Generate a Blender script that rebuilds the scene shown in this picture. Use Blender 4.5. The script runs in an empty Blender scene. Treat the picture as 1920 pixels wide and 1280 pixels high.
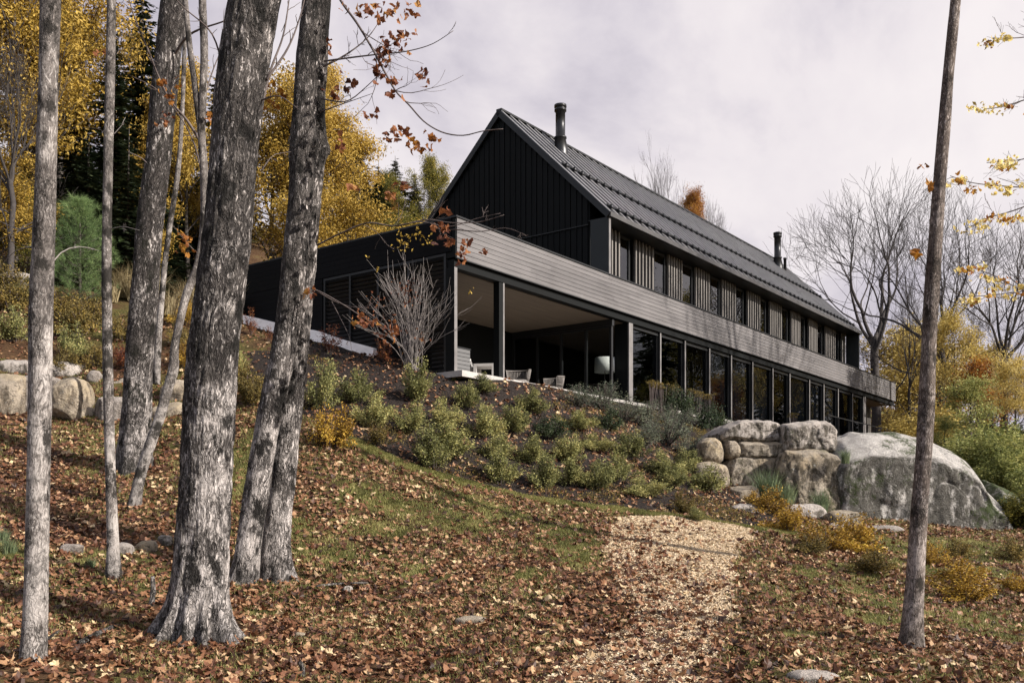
import bpy, bmesh, math
import numpy as np

# ---------------------------------------------------------------- basics
F, CX, HY, EYE = 1842.0, 960.0, 968.0, 1.6        # focal length / horizon in photo pixels, eye height
SC = bpy.context.scene
COL = SC.collection
RS = np.random.default_rng(11)


def nrm(v):
    v = np.asarray(v, float)
    return v / (np.linalg.norm(v, axis=-1, keepdims=True) + 1e-12)


def _h(ix, iy, iz, seed):
    n = (ix * 374761393 + iy * 668265263 + iz * 1440662683 + seed * 974711 + 1013) & 0xFFFFFFFF
    n = ((n ^ (n >> 13)) * 1274126177) & 0xFFFFFFFF
    n = ((n ^ (n >> 15)) * 2246822519) & 0xFFFFFFFF
    return ((n ^ (n >> 16)) & 0xFFFF) / 65535.0


def vnoise(P, seed=0):
    P = np.asarray(P, float)
    i = np.floor(P).astype(np.int64)
    f = P - i
    u = f * f * (3 - 2 * f)
    x, y, z = i[:, 0], i[:, 1], i[:, 2]
    r = 0
    for dx in (0, 1):
        wx = u[:, 0] if dx else 1 - u[:, 0]
        for dy in (0, 1):
            wy = u[:, 1] if dy else 1 - u[:, 1]
            for dz in (0, 1):
                wz = u[:, 2] if dz else 1 - u[:, 2]
                r = r + wx * wy * wz * _h(x + dx, y + dy, z + dz, seed)
    return r * 2 - 1


def fbm(P, octs=4, seed=0, gain=.5):
    P = np.asarray(P, float)
    a, r, s = 1.0, 0, 0
    for k in range(octs):
        r = r + a * vnoise(P * 2.03 ** k + k * 7.13, seed + k)
        s += a
        a *= gain
    return r / s


def mkmesh(name, V, faces, smooth=False):
    me = bpy.data.meshes.new(name)
    V = np.ascontiguousarray(V, np.float32)
    me.vertices.add(len(V))
    me.vertices.foreach_set('co', V.ravel())
    faces = [np.asarray(f, np.int32) for f in faces if len(f)]
    li = np.concatenate([f.ravel() for f in faces])
    sz = np.concatenate([np.full(len(f), f.shape[1], np.int32) for f in faces])
    me.loops.add(len(li))
    me.loops.foreach_set('vertex_index', li)
    me.polygons.add(len(sz))
    me.polygons.foreach_set('loop_start', (np.cumsum(sz) - sz).astype(np.int32))
    me.polygons.foreach_set('use_smooth', np.full(len(sz), bool(smooth)))
    me.update(calc_edges=True)
    me.validate()
    return me


class MB:
    """collects shapes for ONE mesh"""

    def __init__(self):
        self.V, self.Fs, self.n = [], {}, 0

    def add(self, V, Fc):
        V = np.asarray(V, float)
        for f in (Fc if isinstance(Fc, list) else [Fc]):
            f = np.asarray(f, np.int64)
            self.Fs.setdefault(f.shape[1], []).append(f + self.n)
        self.V.append(V)
        self.n += len(V)
        return self

    def box(self, x0, x1, y0, y1, z0, z1):
        V = [(x, y, z) for x in (x0, x1) for y in (y0, y1) for z in (z0, z1)]
        Fc = [(0, 1, 3, 2), (4, 6, 7, 5), (0, 4, 5, 1), (2, 3, 7, 6), (0, 2, 6, 4), (1, 5, 7, 3)]
        return self.add(V, Fc_arr(Fc))

    def bar(self, a, b, w, h, up=(0, 0, 1)):
        a, b = np.asarray(a, float), np.asarray(b, float)
        d = nrm(b - a)
        s = nrm(np.cross(d, up))
        u = np.cross(s, d)
        V = [p + s * i * w / 2 + u * j * h / 2 for p in (a, b) for i in (-1, 1) for j in (-1, 1)]
        return self.add(V, Fc_arr([(0, 1, 3, 2), (4, 6, 7, 5), (0, 4, 5, 1), (2, 3, 7, 6), (0, 2, 6, 4), (1, 5, 7, 3)]))

    def tube(self, path, radii, seg=6, cap=True):
        path = np.asarray(path, float)
        n = len(path)
        radii = np.broadcast_to(np.asarray(radii, float), (n,))
        T = np.gradient(path, axis=0)
        T = nrm(T)
        m = nrm(T.mean(0))
        ref = np.array((1., 0, 0)) if abs(m[0]) < .75 else np.array((0, 0, 1.))
        X = nrm(np.cross(np.cross(T, ref), T))
        Y = np.cross(T, X)
        a = np.linspace(0, 2 * np.pi, seg, endpoint=False)
        V = path[:, None] + radii[:, None, None] * (X[:, None] * np.cos(a)[None, :, None] + Y[:, None] * np.sin(a)[None, :, None])
        V = V.reshape(-1, 3)
        i = np.arange(n - 1)[:, None] * seg
        j = np.arange(seg)[None]
        k = (j + 1) % seg
        Q = np.stack([i + j, i + k, i + k + seg, i + j + seg], -1).reshape(-1, 4)
        fs = [Q]
        if cap:
            fs.append(np.arange(seg)[None, ::-1])
            fs.append(np.arange(seg)[None] + (n - 1) * seg)
        return self.add(V, fs)

    def lathe(self, prof, c, seg=24):
        prof = np.asarray(prof, float)
        p = np.stack([np.zeros(len(prof)), np.zeros(len(prof)), prof[:, 1]], -1) + np.asarray(c, float)
        a = np.linspace(0, 2 * np.pi, seg, endpoint=False)
        V = p[:, None] + prof[:, 0][:, None, None] * np.stack([np.cos(a), np.sin(a), 0 * a], -1)[None]
        n = len(prof)
        i = np.arange(n - 1)[:, None] * seg
        j = np.arange(seg)[None]
        k = (j + 1) % seg
        Q = np.stack([i + j, i + k, i + k + seg, i + j + seg], -1).reshape(-1, 4)
        return self.add(V.reshape(-1, 3), Q)

    def data(self):
        return np.concatenate(self.V), [np.concatenate(v) for v in self.Fs.values()]

    def mesh(self, name, smooth=False):
        V, fs = self.data()
        return mkmesh(name, V, fs, smooth)


def Fc_arr(x):
    return np.asarray(x, np.int64)


def link(name, me, mat=None, parent=None, loc=None):
    o = bpy.data.objects.new(name, me)
    COL.objects.link(o)
    if mat is not None and me is not None:
        me.materials.append(mat)
    if parent is not None:
        o.parent = parent
    if loc is not None:
        o.location = tuple(float(c) for c in loc)
    return o


def tag(o, label=None, cat=None, group=None, kind=None):
    if label: o['label'] = label
    if cat: o['category'] = cat
    if group: o['group'] = group
    if kind: o['kind'] = kind
    return o


def thing(name, label, cat, loc, group=None, rz=0.0):
    o = link(name, None, loc=loc)
    o.rotation_euler = (0, 0, rz)
    o.empty_display_size = .2
    return tag(o, label, cat, group)


def copy_tree(o, parent=None):
    c = o.copy()
    COL.objects.link(c)
    if parent is not None:
        c.parent = parent
    for ch in list(o.children):
        copy_tree(ch, c)
    return c


# ---------------------------------------------------------------- node helpers
class NT:
    def __init__(self, name):
        self.m = bpy.data.materials.new(name)
        self.m.use_nodes = True
        self.t = self.m.node_tree
        self.t.nodes.clear()

    def n(self, ty, ins=None, **attr):
        nd = self.t.nodes.new('ShaderNode' + ty)
        for k, v in attr.items():
            setattr(nd, k, v)
        for k, v in (ins or {}).items():
            s = nd.inputs[k]
            if isinstance(v, bpy.types.NodeSocket):
                self.t.links.new(v, s)
            else:
                s.default_value = v
        return nd

    def coord(self, scale=(1, 1, 1), kind='Object', rnd=False):
        c = self.n('TexCoord').outputs[kind]
        mp = self.n('Mapping', {'Vector': c, 'Scale': scale})
        if rnd:
            r = self.n('ObjectInfo').outputs['Random']
            v = self.n('CombineXYZ', {'X': self.math('MULTIPLY', r, 37.0), 'Y': self.math('MULTIPLY', r, 91.0), 'Z': self.math('MULTIPLY', r, 53.0)})
            self.t.links.new(v.outputs[0], mp.inputs['Location'])
        return mp.outputs[0]

    def noise(self, vec, scale, detail=5, rough=.55, dist=0.0):
        return self.n('TexNoise', {'Vector': vec, 'Scale': scale, 'Detail': detail, 'Roughness': rough, 'Distortion': dist}).outputs[0]

    def math(self, op, a, b=0.0, c=None, clamp=False):
        nd = self.n('Math', operation=op)
        nd.use_clamp = clamp
        for i, v in enumerate((a, b, c)):
            if v is None: continue
            if isinstance(v, bpy.types.NodeSocket): self.t.links.new(v, nd.inputs[i])
            else: nd.inputs[i].default_value = v
        return nd.outputs[0]

    def ramp(self, fac, stops, interp='LINEAR'):
        nd = self.n('ValToRGB', {'Fac': fac})
        cr = nd.color_ramp
        cr.interpolation = interp
        while len(cr.elements) < len(stops):
            cr.elements.new(1.0)
        for e, (p, c) in zip(cr.elements, stops):
            e.position = p
            e.color = (c, c, c, 1) if isinstance(c, (int, float)) else (*c, 1)
        return nd.outputs[0]

    def mix(self, fac, a, b, blend='MIX'):
        nd = self.n('Mix', data_type='RGBA', blend_type=blend)
        for i, v in ((0, fac), (6, a), (7, b)):
            if isinstance(v, bpy.types.NodeSocket): self.t.links.new(v, nd.inputs[i])
            elif i == 0: nd.inputs[0].default_value = v
            else: nd.inputs[i].default_value = (*v, 1)
        return nd.outputs[2]

    def bump(self, h, strength=.5, dist=.02, normal=None):
        ins = {'Height': h, 'Strength': strength, 'Distance': dist}
        if normal is not None: ins['Normal'] = normal
        return self.n('Bump', ins).outputs[0]

    def out(self, shader):
        o = self.n('OutputMaterial')
        self.t.links.new(shader, o.inputs['Surface'])
        return self.m

    def principled(self, col, rough=.7, spec=.3, normal=None, metal=0.0):
        ins = {'Base Color': col if isinstance(col, bpy.types.NodeSocket) else (*col, 1), 'Roughness': rough,
               'Specular IOR Level': spec, 'Metallic': metal}
        if normal is not None: ins['Normal'] = normal
        return self.n('BsdfPrincipled', ins).outputs[0]


def island(t):
    return t.n('NewGeometry').outputs['Random Per Island']


def leaf_mat(name, stops, trans=.35, rough=.6, objvar=.25, big=None, cl=1.35):
    """leaf colours vary from leaf to leaf (per island), from plant to plant and in big clumps"""
    t = NT(name)
    r = island(t)
    rnd = t.n('ObjectInfo').outputs['Random']
    c = t.n('TexCoord').outputs['Object']
    nz = t.noise(c, big or .6, 2)
    f = t.math('ADD', t.math('MULTIPLY', r, .75), t.math('MULTIPLY', t.math('SUBTRACT', nz, .5), cl))
    f = t.math('ADD', f, t.math('MULTIPLY', t.math('SUBTRACT', rnd, .5), objvar))
    f = t.math('ADD', f, .12, clamp=True)
    col = t.ramp(f, stops)
    d = t.principled(col, rough, .25)
    tr = t.n('BsdfTranslucent', {'Color': col}).outputs[0]
    return t.out(t.n('MixShader', {0: trans, 1: d, 2: tr}).outputs[0])


def plain(name, col, rough=.6, spec=.3, metal=0.0, var=.15, scale=8.0, bump=0.0, stretch=(1, 1, 1)):
    t = NT(name)
    v = t.coord(stretch)
    nz = t.noise(v, scale, 5)
    lo = tuple(c * (1 - var) for c in col)
    hi = tuple(c * (1 + var) for c in col)
    cc = t.ramp(nz, [(.3, lo), (.7, hi)])
    nm = t.bump(t.noise(v, scale * 4, 4), bump, .01) if bump else None
    return t.out(t.principled(cc, rough, spec, nm, metal))


def bark_mat(name, plate, dark, pale, moss, vs=1.0, pale_amt=.52, moss_amt=.62, bumpd=.03, rings=False, smooth=.5, tall=4.2, foot=.06, base=.6, fleck=.588):
    """vertical fibrous plates, branching fissures, pale lichen and dark moss patches"""
    t = NT(name)
    v = t.coord((1, 1, 1), rnd=True)
    big = t.noise(v, 1.5, 5, .6)
    w = t.noise(t.n('Mapping', {'Vector': v, 'Scale': (7, 7, 4)}).outputs[0], 1.0, 3)
    wv = t.n('VectorMath', {0: v, 1: t.n('CombineXYZ', {'X': t.math('MULTIPLY', w, .12), 'Y': t.math('MULTIPLY', w, .12), 'Z': t.math('MULTIPLY', w, .3)}).outputs[0]}, operation='ADD').outputs[0]

    def ridge(sc, wd, loc):
        m = t.n('Mapping', {'Vector': wv, 'Scale': (sc, sc, sc / tall), 'Location': loc}).outputs[0]
        n = t.noise(m, 1.0, 2.5, .5)
        return t.ramp(t.math('ABSOLUTE', t.math('SUBTRACT', n, .5)), [(.0, 0.0), (wd, 1.0)])
    f1 = ridge(17 * vs, .055, (0, 0, 0))
    f2 = ridge(46 * vs, .075, (4, 7, 2))
    fib = t.noise(t.n('Mapping', {'Vector': wv, 'Scale': (60 * vs, 60 * vs, 9 * vs)}).outputs[0], 1.0, 6, .68)
    grain = t.noise(v, 70, 4, .7)
    col = t.ramp(t.math('ADD', t.math('MULTIPLY', fib, .6), t.math('MULTIPLY', grain, .4)), [(.34, tuple(c * .38 for c in plate)), (.5, plate), (.60, tuple(c * 1.7 for c in plate)), (.68, tuple(min(c * 3.4, .6) for c in plate))])
    lich = t.noise(v, 2.1, 9, .74)
    hz = t.n('SeparateXYZ', {0: t.n('TexCoord').outputs['Object']}).outputs['Z']
    hs = t.n('MapRange', {'Value': hz, 'From Min': .6, 'From Max': 5.0, 'To Min': foot, 'To Max': -foot}).outputs[0]
    lm = t.ramp(t.math('ADD', t.math('ADD', t.math('MULTIPLY', lich, .62), t.math('MULTIPLY', fib, .38)), hs), [(pale_amt - .035, 0.0), (pale_amt + .045, .9)])
    col = t.mix(lm, col, t.mix(fib, tuple(c * .62 for c in pale), tuple(min(c * 1.15, .8) for c in pale)))
    fl = t.noise(t.n('Mapping', {'Vector': wv, 'Scale': (30 * vs, 30 * vs, 8 * vs), 'Location': (9, 3, 5)}).outputs[0], 1.0, 5, .62)
    fl = t.math('ADD', fl, t.math('MULTIPLY', t.math('SUBTRACT', big, .5), .35))
    col = t.mix(t.ramp(fl, [(fleck, 0.0), (fleck + .045, .9)]), col, t.mix(grain, tuple(c * .7 for c in pale), tuple(min(c * 1.2, .8) for c in pale)))
    sm = t.ramp(big, [(smooth - .06, 1.0), (smooth + .08, .25)])        # how deeply this stretch of bark is fissured
    fz = t.math('MULTIPLY', t.math('SUBTRACT', 1.0, t.math('MULTIPLY', f1, t.math('ADD', t.math('MULTIPLY', f2, .65), .35))), sm)
    col = t.mix(t.math('MULTIPLY', fz, .9), col, dark)
    mo = t.math('ADD', t.math('MULTIPLY', t.noise(t.n('Mapping', {'Vector': v, 'Scale': (2.4, 2.4, 1.5), 'Location': (3.1, 5.7, 1.3)}).outputs[0], 1.5, 6, .66), .8), t.math('MULTIPLY', grain, .2))
    col = t.mix(t.ramp(mo, [(moss_amt - .02, 0.0), (moss_amt + .035, .95)]), col, moss)
    col = t.mix(t.n('MapRange', {'Value': t.math('ADD', hz, t.math('MULTIPLY', grain, .5)), 'From Min': .25, 'From Max': .75, 'To Min': base, 'To Max': 0.0}).outputs[0], col, moss)
    if rings:
        rg = t.noise(t.n('Mapping', {'Vector': wv, 'Scale': (4.5, 4.5, 13)}).outputs[0], 1.0, 6, .66)
        col = t.mix(t.ramp(rg, [(.53, 0.0), (.64, .6)]), col, dark)
    h = t.math('ADD', t.math('MULTIPLY', t.math('SUBTRACT', 1.0, fz), 1.0), t.math('MULTIPLY', fib, .45))
    nm = t.bump(h, 1.0, bumpd)
    return t.out(t.principled(col, .85, .15, nm))


M = {}
M['bark_maple'] = bark_mat('bark_maple', (.080, .071, .066), (.012, .010, .010), (.55, .50, .475), (.013, .012, .011), 1.0, .525, .545, .03, smooth=.53)
M['bark_dark'] = bark_mat('bark_dark', (.066, .058, .054), (.012, .010, .010), (.55, .50, .475), (.016, .015, .012), .9, .545, .55, .03, smooth=.56)
M['bark_beech'] = bark_mat('bark_beech', (.15, .132, .122), (.025, .022, .02), (.46, .42, .395), (.018, .016, .014), 1.25, .525, .545, .008, True, .46, 2.6, .05, .3)
M['bark_right'] = bark_mat('bark_right', (.115, .092, .08), (.02, .016, .014), (.44, .38, .35), (.02, .017, .014), 1.4, .535, .56, .008, True, .47, 2.2, .03, .5)
M['bark_far'] = plain('bark_far', (.075, .065, .058), .9, .1, var=.4, scale=5)
M['twig'] = plain('twig', (.10, .08, .075), .8, .2, var=.35, scale=3)
M['twig_pale'] = plain('twig_pale', (.22, .195, .185), .7, .3, var=.3, scale=3)

YEL = [(0, (.11, .078, .02)), (.3, (.25, .165, .032)), (.6, (.45, .295, .052)), (1, (.64, .46, .12))]
OLV = [(0, (.035, .042, .012)), (.35, (.10, .10, .02)), (.7, (.22, .19, .035)), (1, (.40, .31, .06))]
ORG = [(0, (.10, .035, .012)), (.4, (.26, .095, .02)), (.75, (.42, .19, .03)), (1, (.55, .32, .06))]
GRN = [(0, (.03, .045, .014)), (.4, (.08, .105, .03)), (.75, (.20, .22, .06)), (1, (.45, .40, .11))]
RED = [(0, (.06, .02, .014)), (.4, (.17, .06, .03)), (.75, (.30, .12, .045)), (1, (.42, .22, .06))]
M['leaf_yellow'] = leaf_mat('leaf_yellow', YEL)
M['leaf_lit_yellow'] = leaf_mat('leaf_lit_yellow', [(0, (.26, .19, .05)), (.35, (.48, .36, .10)), (.7, (.72, .57, .20)), (1, (.82, .70, .34))], .6)  # yellow leaves lightened to carry the sunlit glow of the right-hand woods
M['leaf_olive'] = leaf_mat('leaf_olive', OLV)
M['leaf_orange'] = leaf_mat('leaf_orange', ORG)
M['leaf_green'] = leaf_mat('leaf_green', GRN)
M['leaf_red'] = leaf_mat('leaf_red', RED, objvar=.1)
M['leaf_lime'] = leaf_mat('leaf_lime', [(0, (.10, .12, .035)), (.4, (.27, .29, .09)), (.75, (.48, .46, .16)), (1, (.64, .55, .22))])
M['needle_dark'] = leaf_mat('needle_dark', [(0, (.012, .02, .012)), (.5, (.03, .045, .024)), (1, (.075, .09, .042))], .1, objvar=.3)
M['needle_olive'] = leaf_mat('needle_olive', [(0, (.02, .025, .012)), (.5, (.045, .05, .02)), (1, (.11, .10, .04))], .1)
M['needle_pine'] = leaf_mat('needle_pine', [(0, (.055, .095, .035)), (.5, (.15, .23, .085)), (1, (.33, .41, .17))], .2)
M['shrub_green'] = leaf_mat('shrub_green', [(0, (.06, .065, .024)), (.35, (.17, .175, .065)), (.7, (.34, .325, .12)), (1, (.58, .51, .21))], .3, objvar=.4, big=2.2)
M['shrub_dark'] = leaf_mat('shrub_dark', [(0, (.012, .022, .012)), (.5, (.035, .055, .025)), (1, (.10, .12, .05))], .2, big=2.2)
M['shrub_blue'] = leaf_mat('shrub_blue', [(0, (.045, .055, .042)), (.5, (.13, .15, .105)), (1, (.29, .30, .19))], .2, big=2.2)
M['shrub_gold'] = leaf_mat('shrub_gold', [(0, (.10, .05, .012)), (.4, (.27, .16, .025)), (.75, (.50, .31, .045)), (1, (.62, .44, .08))], .25, big=2.2)
M['shrub_russet'] = leaf_mat('shrub_russet', [(0, (.04, .013, .010)), (.4, (.12, .035, .02)), (.75, (.25, .085, .03)), (1, (.42, .2, .06))], .25, big=2.2)
M['shrub_brown'] = leaf_mat('shrub_brown', [(0, (.05, .04, .015)), (.4, (.13, .10, .03)), (.75, (.25, .18, .05)), (1, (.40, .28, .08))], .25, big=2.2)
M['grass'] = leaf_mat('grass', [(0, (.06, .065, .02)), (.4, (.155, .16, .05)), (.75, (.29, .275, .095)), (1, (.46, .40, .17))], .3, big=1.2)
M['grass_tan'] = leaf_mat('grass_tan', [(0, (.16, .12, .06)), (.5, (.36, .29, .16)), (1, (.55, .47, .30))], .2)
M['grass_blue'] = leaf_mat('grass_blue', [(0, (.06, .09, .05)), (.5, (.16, .21, .11)), (1, (.36, .38, .20))], .2)


def litter_mat(name):
    t = NT(name)
    r = island(t)
    pos = t.n('TexCoord').outputs['Object']
    nz = t.noise(pos, .8, 3)
    f = t.math('ADD', r, t.math('MULTIPLY', t.math('SUBTRACT', nz, .5), .55), clamp=True)
    col = t.ramp(f, [(0, (.035, .015, .009)), (.22, (.085, .034, .018)), (.42, (.17, .068, .033)), (.58, (.225, .105, .052)),
                     (.77, (.30, .152, .075)), (.885, (.40, .235, .125)), (.96, (.53, .365, .21)), (1, (.67, .51, .30))])
    fine = t.noise(pos, 60, 3)
    col = t.mix(.35, col, t.ramp(fine, [(.3, .25), (.7, 1.0)]), 'MULTIPLY')
    bs = t.principled(col, .55, .35)
    tr = t.n('BsdfTranslucent', {'Color': col}).outputs[0]
    return t.out(t.n('MixShader', {0: .15, 1: bs, 2: tr}).outputs[0])


M['litter'] = litter_mat('leaf_litter')


def chip_mat():
    t = NT('wood_chips')
    r = island(t)
    col = t.ramp(r, [(0, (.25, .17, .095)), (.35, (.46, .345, .22)), (.8, (.60, .475, .325)), (1, (.70, .585, .44))])
    return t.out(t.principled(col, .8, .2))


M['chip'] = chip_mat()


def ground_mat():
    t = NT('forest_floor')
    v = t.coord()
    a = t.noise(v, 1.2, 6, .65)
    b = t.noise(v, 14, 6, .7)
    c = t.ramp(t.math('ADD', t.math('MULTIPLY', a, .5), t.math('MULTIPLY', b, .5)),
               [(.3, (.022, .014, .009)), (.45, (.055, .03, .017)), (.56, (.10, .06, .03)), (.7, (.09, .085, .03))])
    g = t.ramp(t.noise(v, .45, 4), [(.5, 0.0), (.62, .7)])
    c = t.mix(g, c, t.ramp(b, [(.3, (.04, .045, .013)), (.7, (.12, .12, .035))]))
    return t.out(t.principled(c, .95, .1, t.bump(b, .9, .05)))


M['ground'] = ground_mat()


def mulch_mat():
    t = NT('dark_mulch')
    v = t.coord()
    b = t.noise(v, 22, 7, .75)
    c = t.ramp(b, [(.3, (.006, .005, .0045)), (.5, (.022, .017, .015)), (.62, (.05, .038, .033)), (.75, (.12, .085, .07))])
    return t.out(t.principled(c, .9, .15, t.bump(b, 1.0, .06)))


M['mulch'] = mulch_mat()


def path_mat():
    t = NT('chip_path')
    v = t.coord((1, 1, 1))
    b = t.noise(v, 45, 6, .8)
    a = t.noise(v, 2.5, 4)
    c = t.ramp(b, [(.25, (.20, .135, .075)), (.45, (.42, .31, .18)), (.62, (.55, .43, .27)), (.8, (.66, .54, .37))])
    c = t.mix(t.ramp(a, [(.45, 0.0), (.7, .55)]), c, (.22, .13, .075))
    return t.out(t.principled(c, .9, .1, t.bump(b, .9, .03)))


M['path'] = path_mat()


def rock_mat(name, base, moss_amt=.62, moss=(.035, .045, .015), dirt_shade=(.07, .06, .045), warm=None, lich=True, dirt_shade_at=.47, dirt_shade_amt=.85):
    t = NT(name)
    v = t.coord(rnd=True)
    g = t.noise(v, 30, 6, .75)
    m = t.noise(v, 2.6, 7, .68, .6)
    lo = tuple(c * .55 for c in base)
    hi = tuple(min(c * 1.25, .8) for c in base)
    col = t.ramp(t.math('ADD', t.math('MULTIPLY', g, .45), t.math('MULTIPLY', m, .55)), [(.34, lo), (.5, base), (.64, hi)])
    if warm:
        col = t.mix(t.ramp(t.noise(v, 1.3, 4), [(.45, 0.0), (.65, .7)]), col, warm)
    # dark lichen and runnels: stains on steep faces that also paint shaded fronts under sunlit tops
    st = t.noise(t.n('Mapping', {'Vector': v, 'Scale': (2.6, 2.6, .9)}).outputs[0], 1.6, 9, .74)
    nz = t.n('SeparateXYZ', {0: t.n('NewGeometry').outputs['Normal']}).outputs['Z']
    steep = t.ramp(nz, [(.35, 1.0), (.75, .15)])
    dm = t.math('MULTIPLY', t.ramp(st, [(dirt_shade_at, 0.0), (dirt_shade_at + .09, dirt_shade_amt)]), steep)
    col = t.mix(dm, col, dirt_shade)
    bl = t.math('ADD', t.math('MULTIPLY', t.noise(v, 5.5, 10, .78), .7), t.math('MULTIPLY', g, .3))
    col = t.mix(t.math('MULTIPLY', t.ramp(bl, [(.50, 0.0), (.56, .8)]), t.math('ADD', t.math('MULTIPLY', steep, .8), .2)), col, tuple(c * .55 for c in dirt_shade))
    if lich:
        sp = t.noise(v, 11, 6, .75)
        col = t.mix(t.ramp(sp, [(.6, 0.0), (.66, .6)]), col, (.46, .45, .41))
    if moss_amt < 1:
        ms = t.noise(v, 1.1, 8, .7)
        fine = t.noise(v, 18, 4, .7)
        col = t.mix(t.ramp(t.math('ADD', t.math('MULTIPLY', ms, .8), t.math('MULTIPLY', fine, .2)), [(moss_amt - .03, 0.0), (moss_amt + .04, .9)]), col, t.mix(fine, tuple(c * .5 for c in moss), tuple(c * 2 for c in moss)))
    cr = t.n('TexVoronoi', {'Vector': t.n('Mapping', {'Vector': v, 'Scale': (.8, .8, 1.1)}).outputs[0], 'Scale': .9}, feature='DISTANCE_TO_EDGE').outputs['Distance']
    crk = t.ramp(cr, [(0, 0.0), (.025, 1.0)])
    h = t.math('ADD', t.math('ADD', g, t.math('MULTIPLY', m, 2.0)), t.math('MULTIPLY', crk, .25))
    return t.out(t.principled(col, .9, .15, t.bump(h, .9, .07)))


M['granite'] = rock_mat('granite', (.46, .41, .37), .64)
M['granite_face'] = rock_mat('granite_face', (.36, .31, .25), .60, (.05, .055, .022), (.075, .062, .045), (.36, .28, .18))
M['granite_moss'] = rock_mat('granite_moss', (.50, .47, .44), .56, (.03, .042, .012), (.06, .055, .045), dirt_shade_at=.40, dirt_shade_amt=.88)  # base lightened for the sunlit top, stronger stain shades the front
M['granite_warm'] = rock_mat('granite_warm', (.40, .34, .27), .68, dirt_shade=(.15, .12, .09), warm=(.44, .35, .22))
M['granite_small'] = rock_mat('granite_small', (.34, .30, .27), .66, dirt_shade=(.12, .10, .085))

M['granite_green'] = rock_mat('granite_green', (.30, .28, .25), .44, (.035, .048, .014), (.05, .047, .038), dirt_shade_at=.42)
# ---------------------------------------------------------------- place: house frame and terrain
TH = math.atan2(.801, .599)
D1 = np.array((math.cos(TH), math.sin(TH)))
D2 = np.array((-math.sin(TH), math.cos(TH)))
A0 = np.array((-1.57, 25.8))
ZS = 5.4                                           # terrace slab level


def W(t, s, z=0.0):
    p = A0 + t * D1 + s * D2
    return np.array((p[0], p[1], ZS + z))


def loc_ts(x, y):
    dx, dy = np.asarray(x) - A0[0], np.asarray(y) - A0[1]
    return dx * D1[0] + dy * D1[1], dx * D2[0] + dy * D2[1]


def tu(u, s):
    k = (u - CX) / F
    ax, ay = A0 + s * D2
    return (k * ay - ax) / (D1[0] - k * D1[1])


def su(u, t):
    k = (u - CX) / F
    ax, ay = A0 + t * D1
    return (k * ay - ax) / (D2[0] - k * D2[1])


def px(u, v, Y):
    return np.array(((u - CX) / F * Y, Y, EYE + (HY - v) / F * Y))


GP = [(960, 1280, 9.4), (100, 1280, 9.0), (1850, 1280, 9.4), (370, 1215, 11), (1705, 1230, 11.2), (460, 1110, 14.3),
      (515, 1095, 14.8), (213, 1078, 13.6), (252, 945, 17.5), (245, 880, 20), (20, 1000, 15), (60, 800, 23), (300, 790, 23.5),
      (960, 1100, 13.4), (960, 925, 21.7), (800, 880, 21), (600, 800, 21.5), (700, 870, 20), (1100, 940, 21), (1250, 962, 20.6),
      (1400, 988, 20.2), (1300, 1100, 13.6), (1600, 1010, 22), (1850, 1030, 22), (1700, 1100, 15.5), (1900, 1150, 14),
      (1320, 905, 26), (700, 668, 27), (560, 640, 28.5), (460, 612, 30), (250, 560, 31.5), (30, 540, 33), (150, 580, 30),
      (20, 620, 28), (440, 700, 24.5), (560, 720, 24.5), (1500, 975, 24.5), (1700, 1000, 24)]
pts = [tuple(px(*g)) for g in GP]
for tt in (0.5, 3, 6, 9): pts.append(tuple(W(tt, -.55, -.12)))
for tt in (13, 18, 23, 28, 34, 40): pts.append(tuple(W(tt, -.8, -.3)))
for tt in (13, 18): pts.append(tuple(W(tt, -3, -1.1)))
for ss in (2.5, 5, 7.5): pts.append(tuple(W(-.4, ss, .55 + (ss - 2.5) * .33)))
pts += [tuple(W(-.4, 10.5, 2.7)), tuple(W(8, 14, 3.5)), tuple(W(25, 14, 3.0)), tuple(W(45, 10, .6)), tuple(W(45, 0, -.4)),
        (0, 0, 0.), (6, 2, -.1), (-6, 2, .2), (0, -12, -.6), (20, -10, -1), (-20, -10, 1.5), (-12, 10, 1.1), (14, 10, -.2), (22, 20, .4),
        (22, 27, 1.2), (28, 36, 3.2), (-20, 22, 6.2), (-26, 34, 11.), (-24, 50, 16), (-10, 55, 15), (5, 62, 13), (20, 75, 10.5), (40, 70, 6),
        (55, 45, 3.4), (45, 20, -.3), (60, 0, -2), (-45, 10, 8), (-50, 50, 24), (-30, 80, 27), (0, 100, 22), (50, 110, 12), (100, 60, 3), (80, -40, -4),
        (0, -50, -3), (-60, -40, 8), (110, 110, 8), (-80, 110, 42), (0, 125, 24)]
GPT = np.array(pts)


def _tps_fit(P, lam=.02):
    XY = P[:, :2] / 20
    d2 = ((XY[:, None] - XY[None]) ** 2).sum(-1)
    K = .5 * d2 * np.log(d2 + 1e-12)
    n = len(P)
    A = np.zeros((n + 3, n + 3))
    A[:n, :n] = K + lam * np.eye(n)
    A[:n, n] = 1
    A[:n, n + 1:] = XY
    A[n:, :n] = A[:n, n:].T
    b = np.zeros(n + 3)
    b[:n] = P[:, 2]
    return XY, np.linalg.solve(A, b)


_TX, _TW = _tps_fit(GPT)


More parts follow.
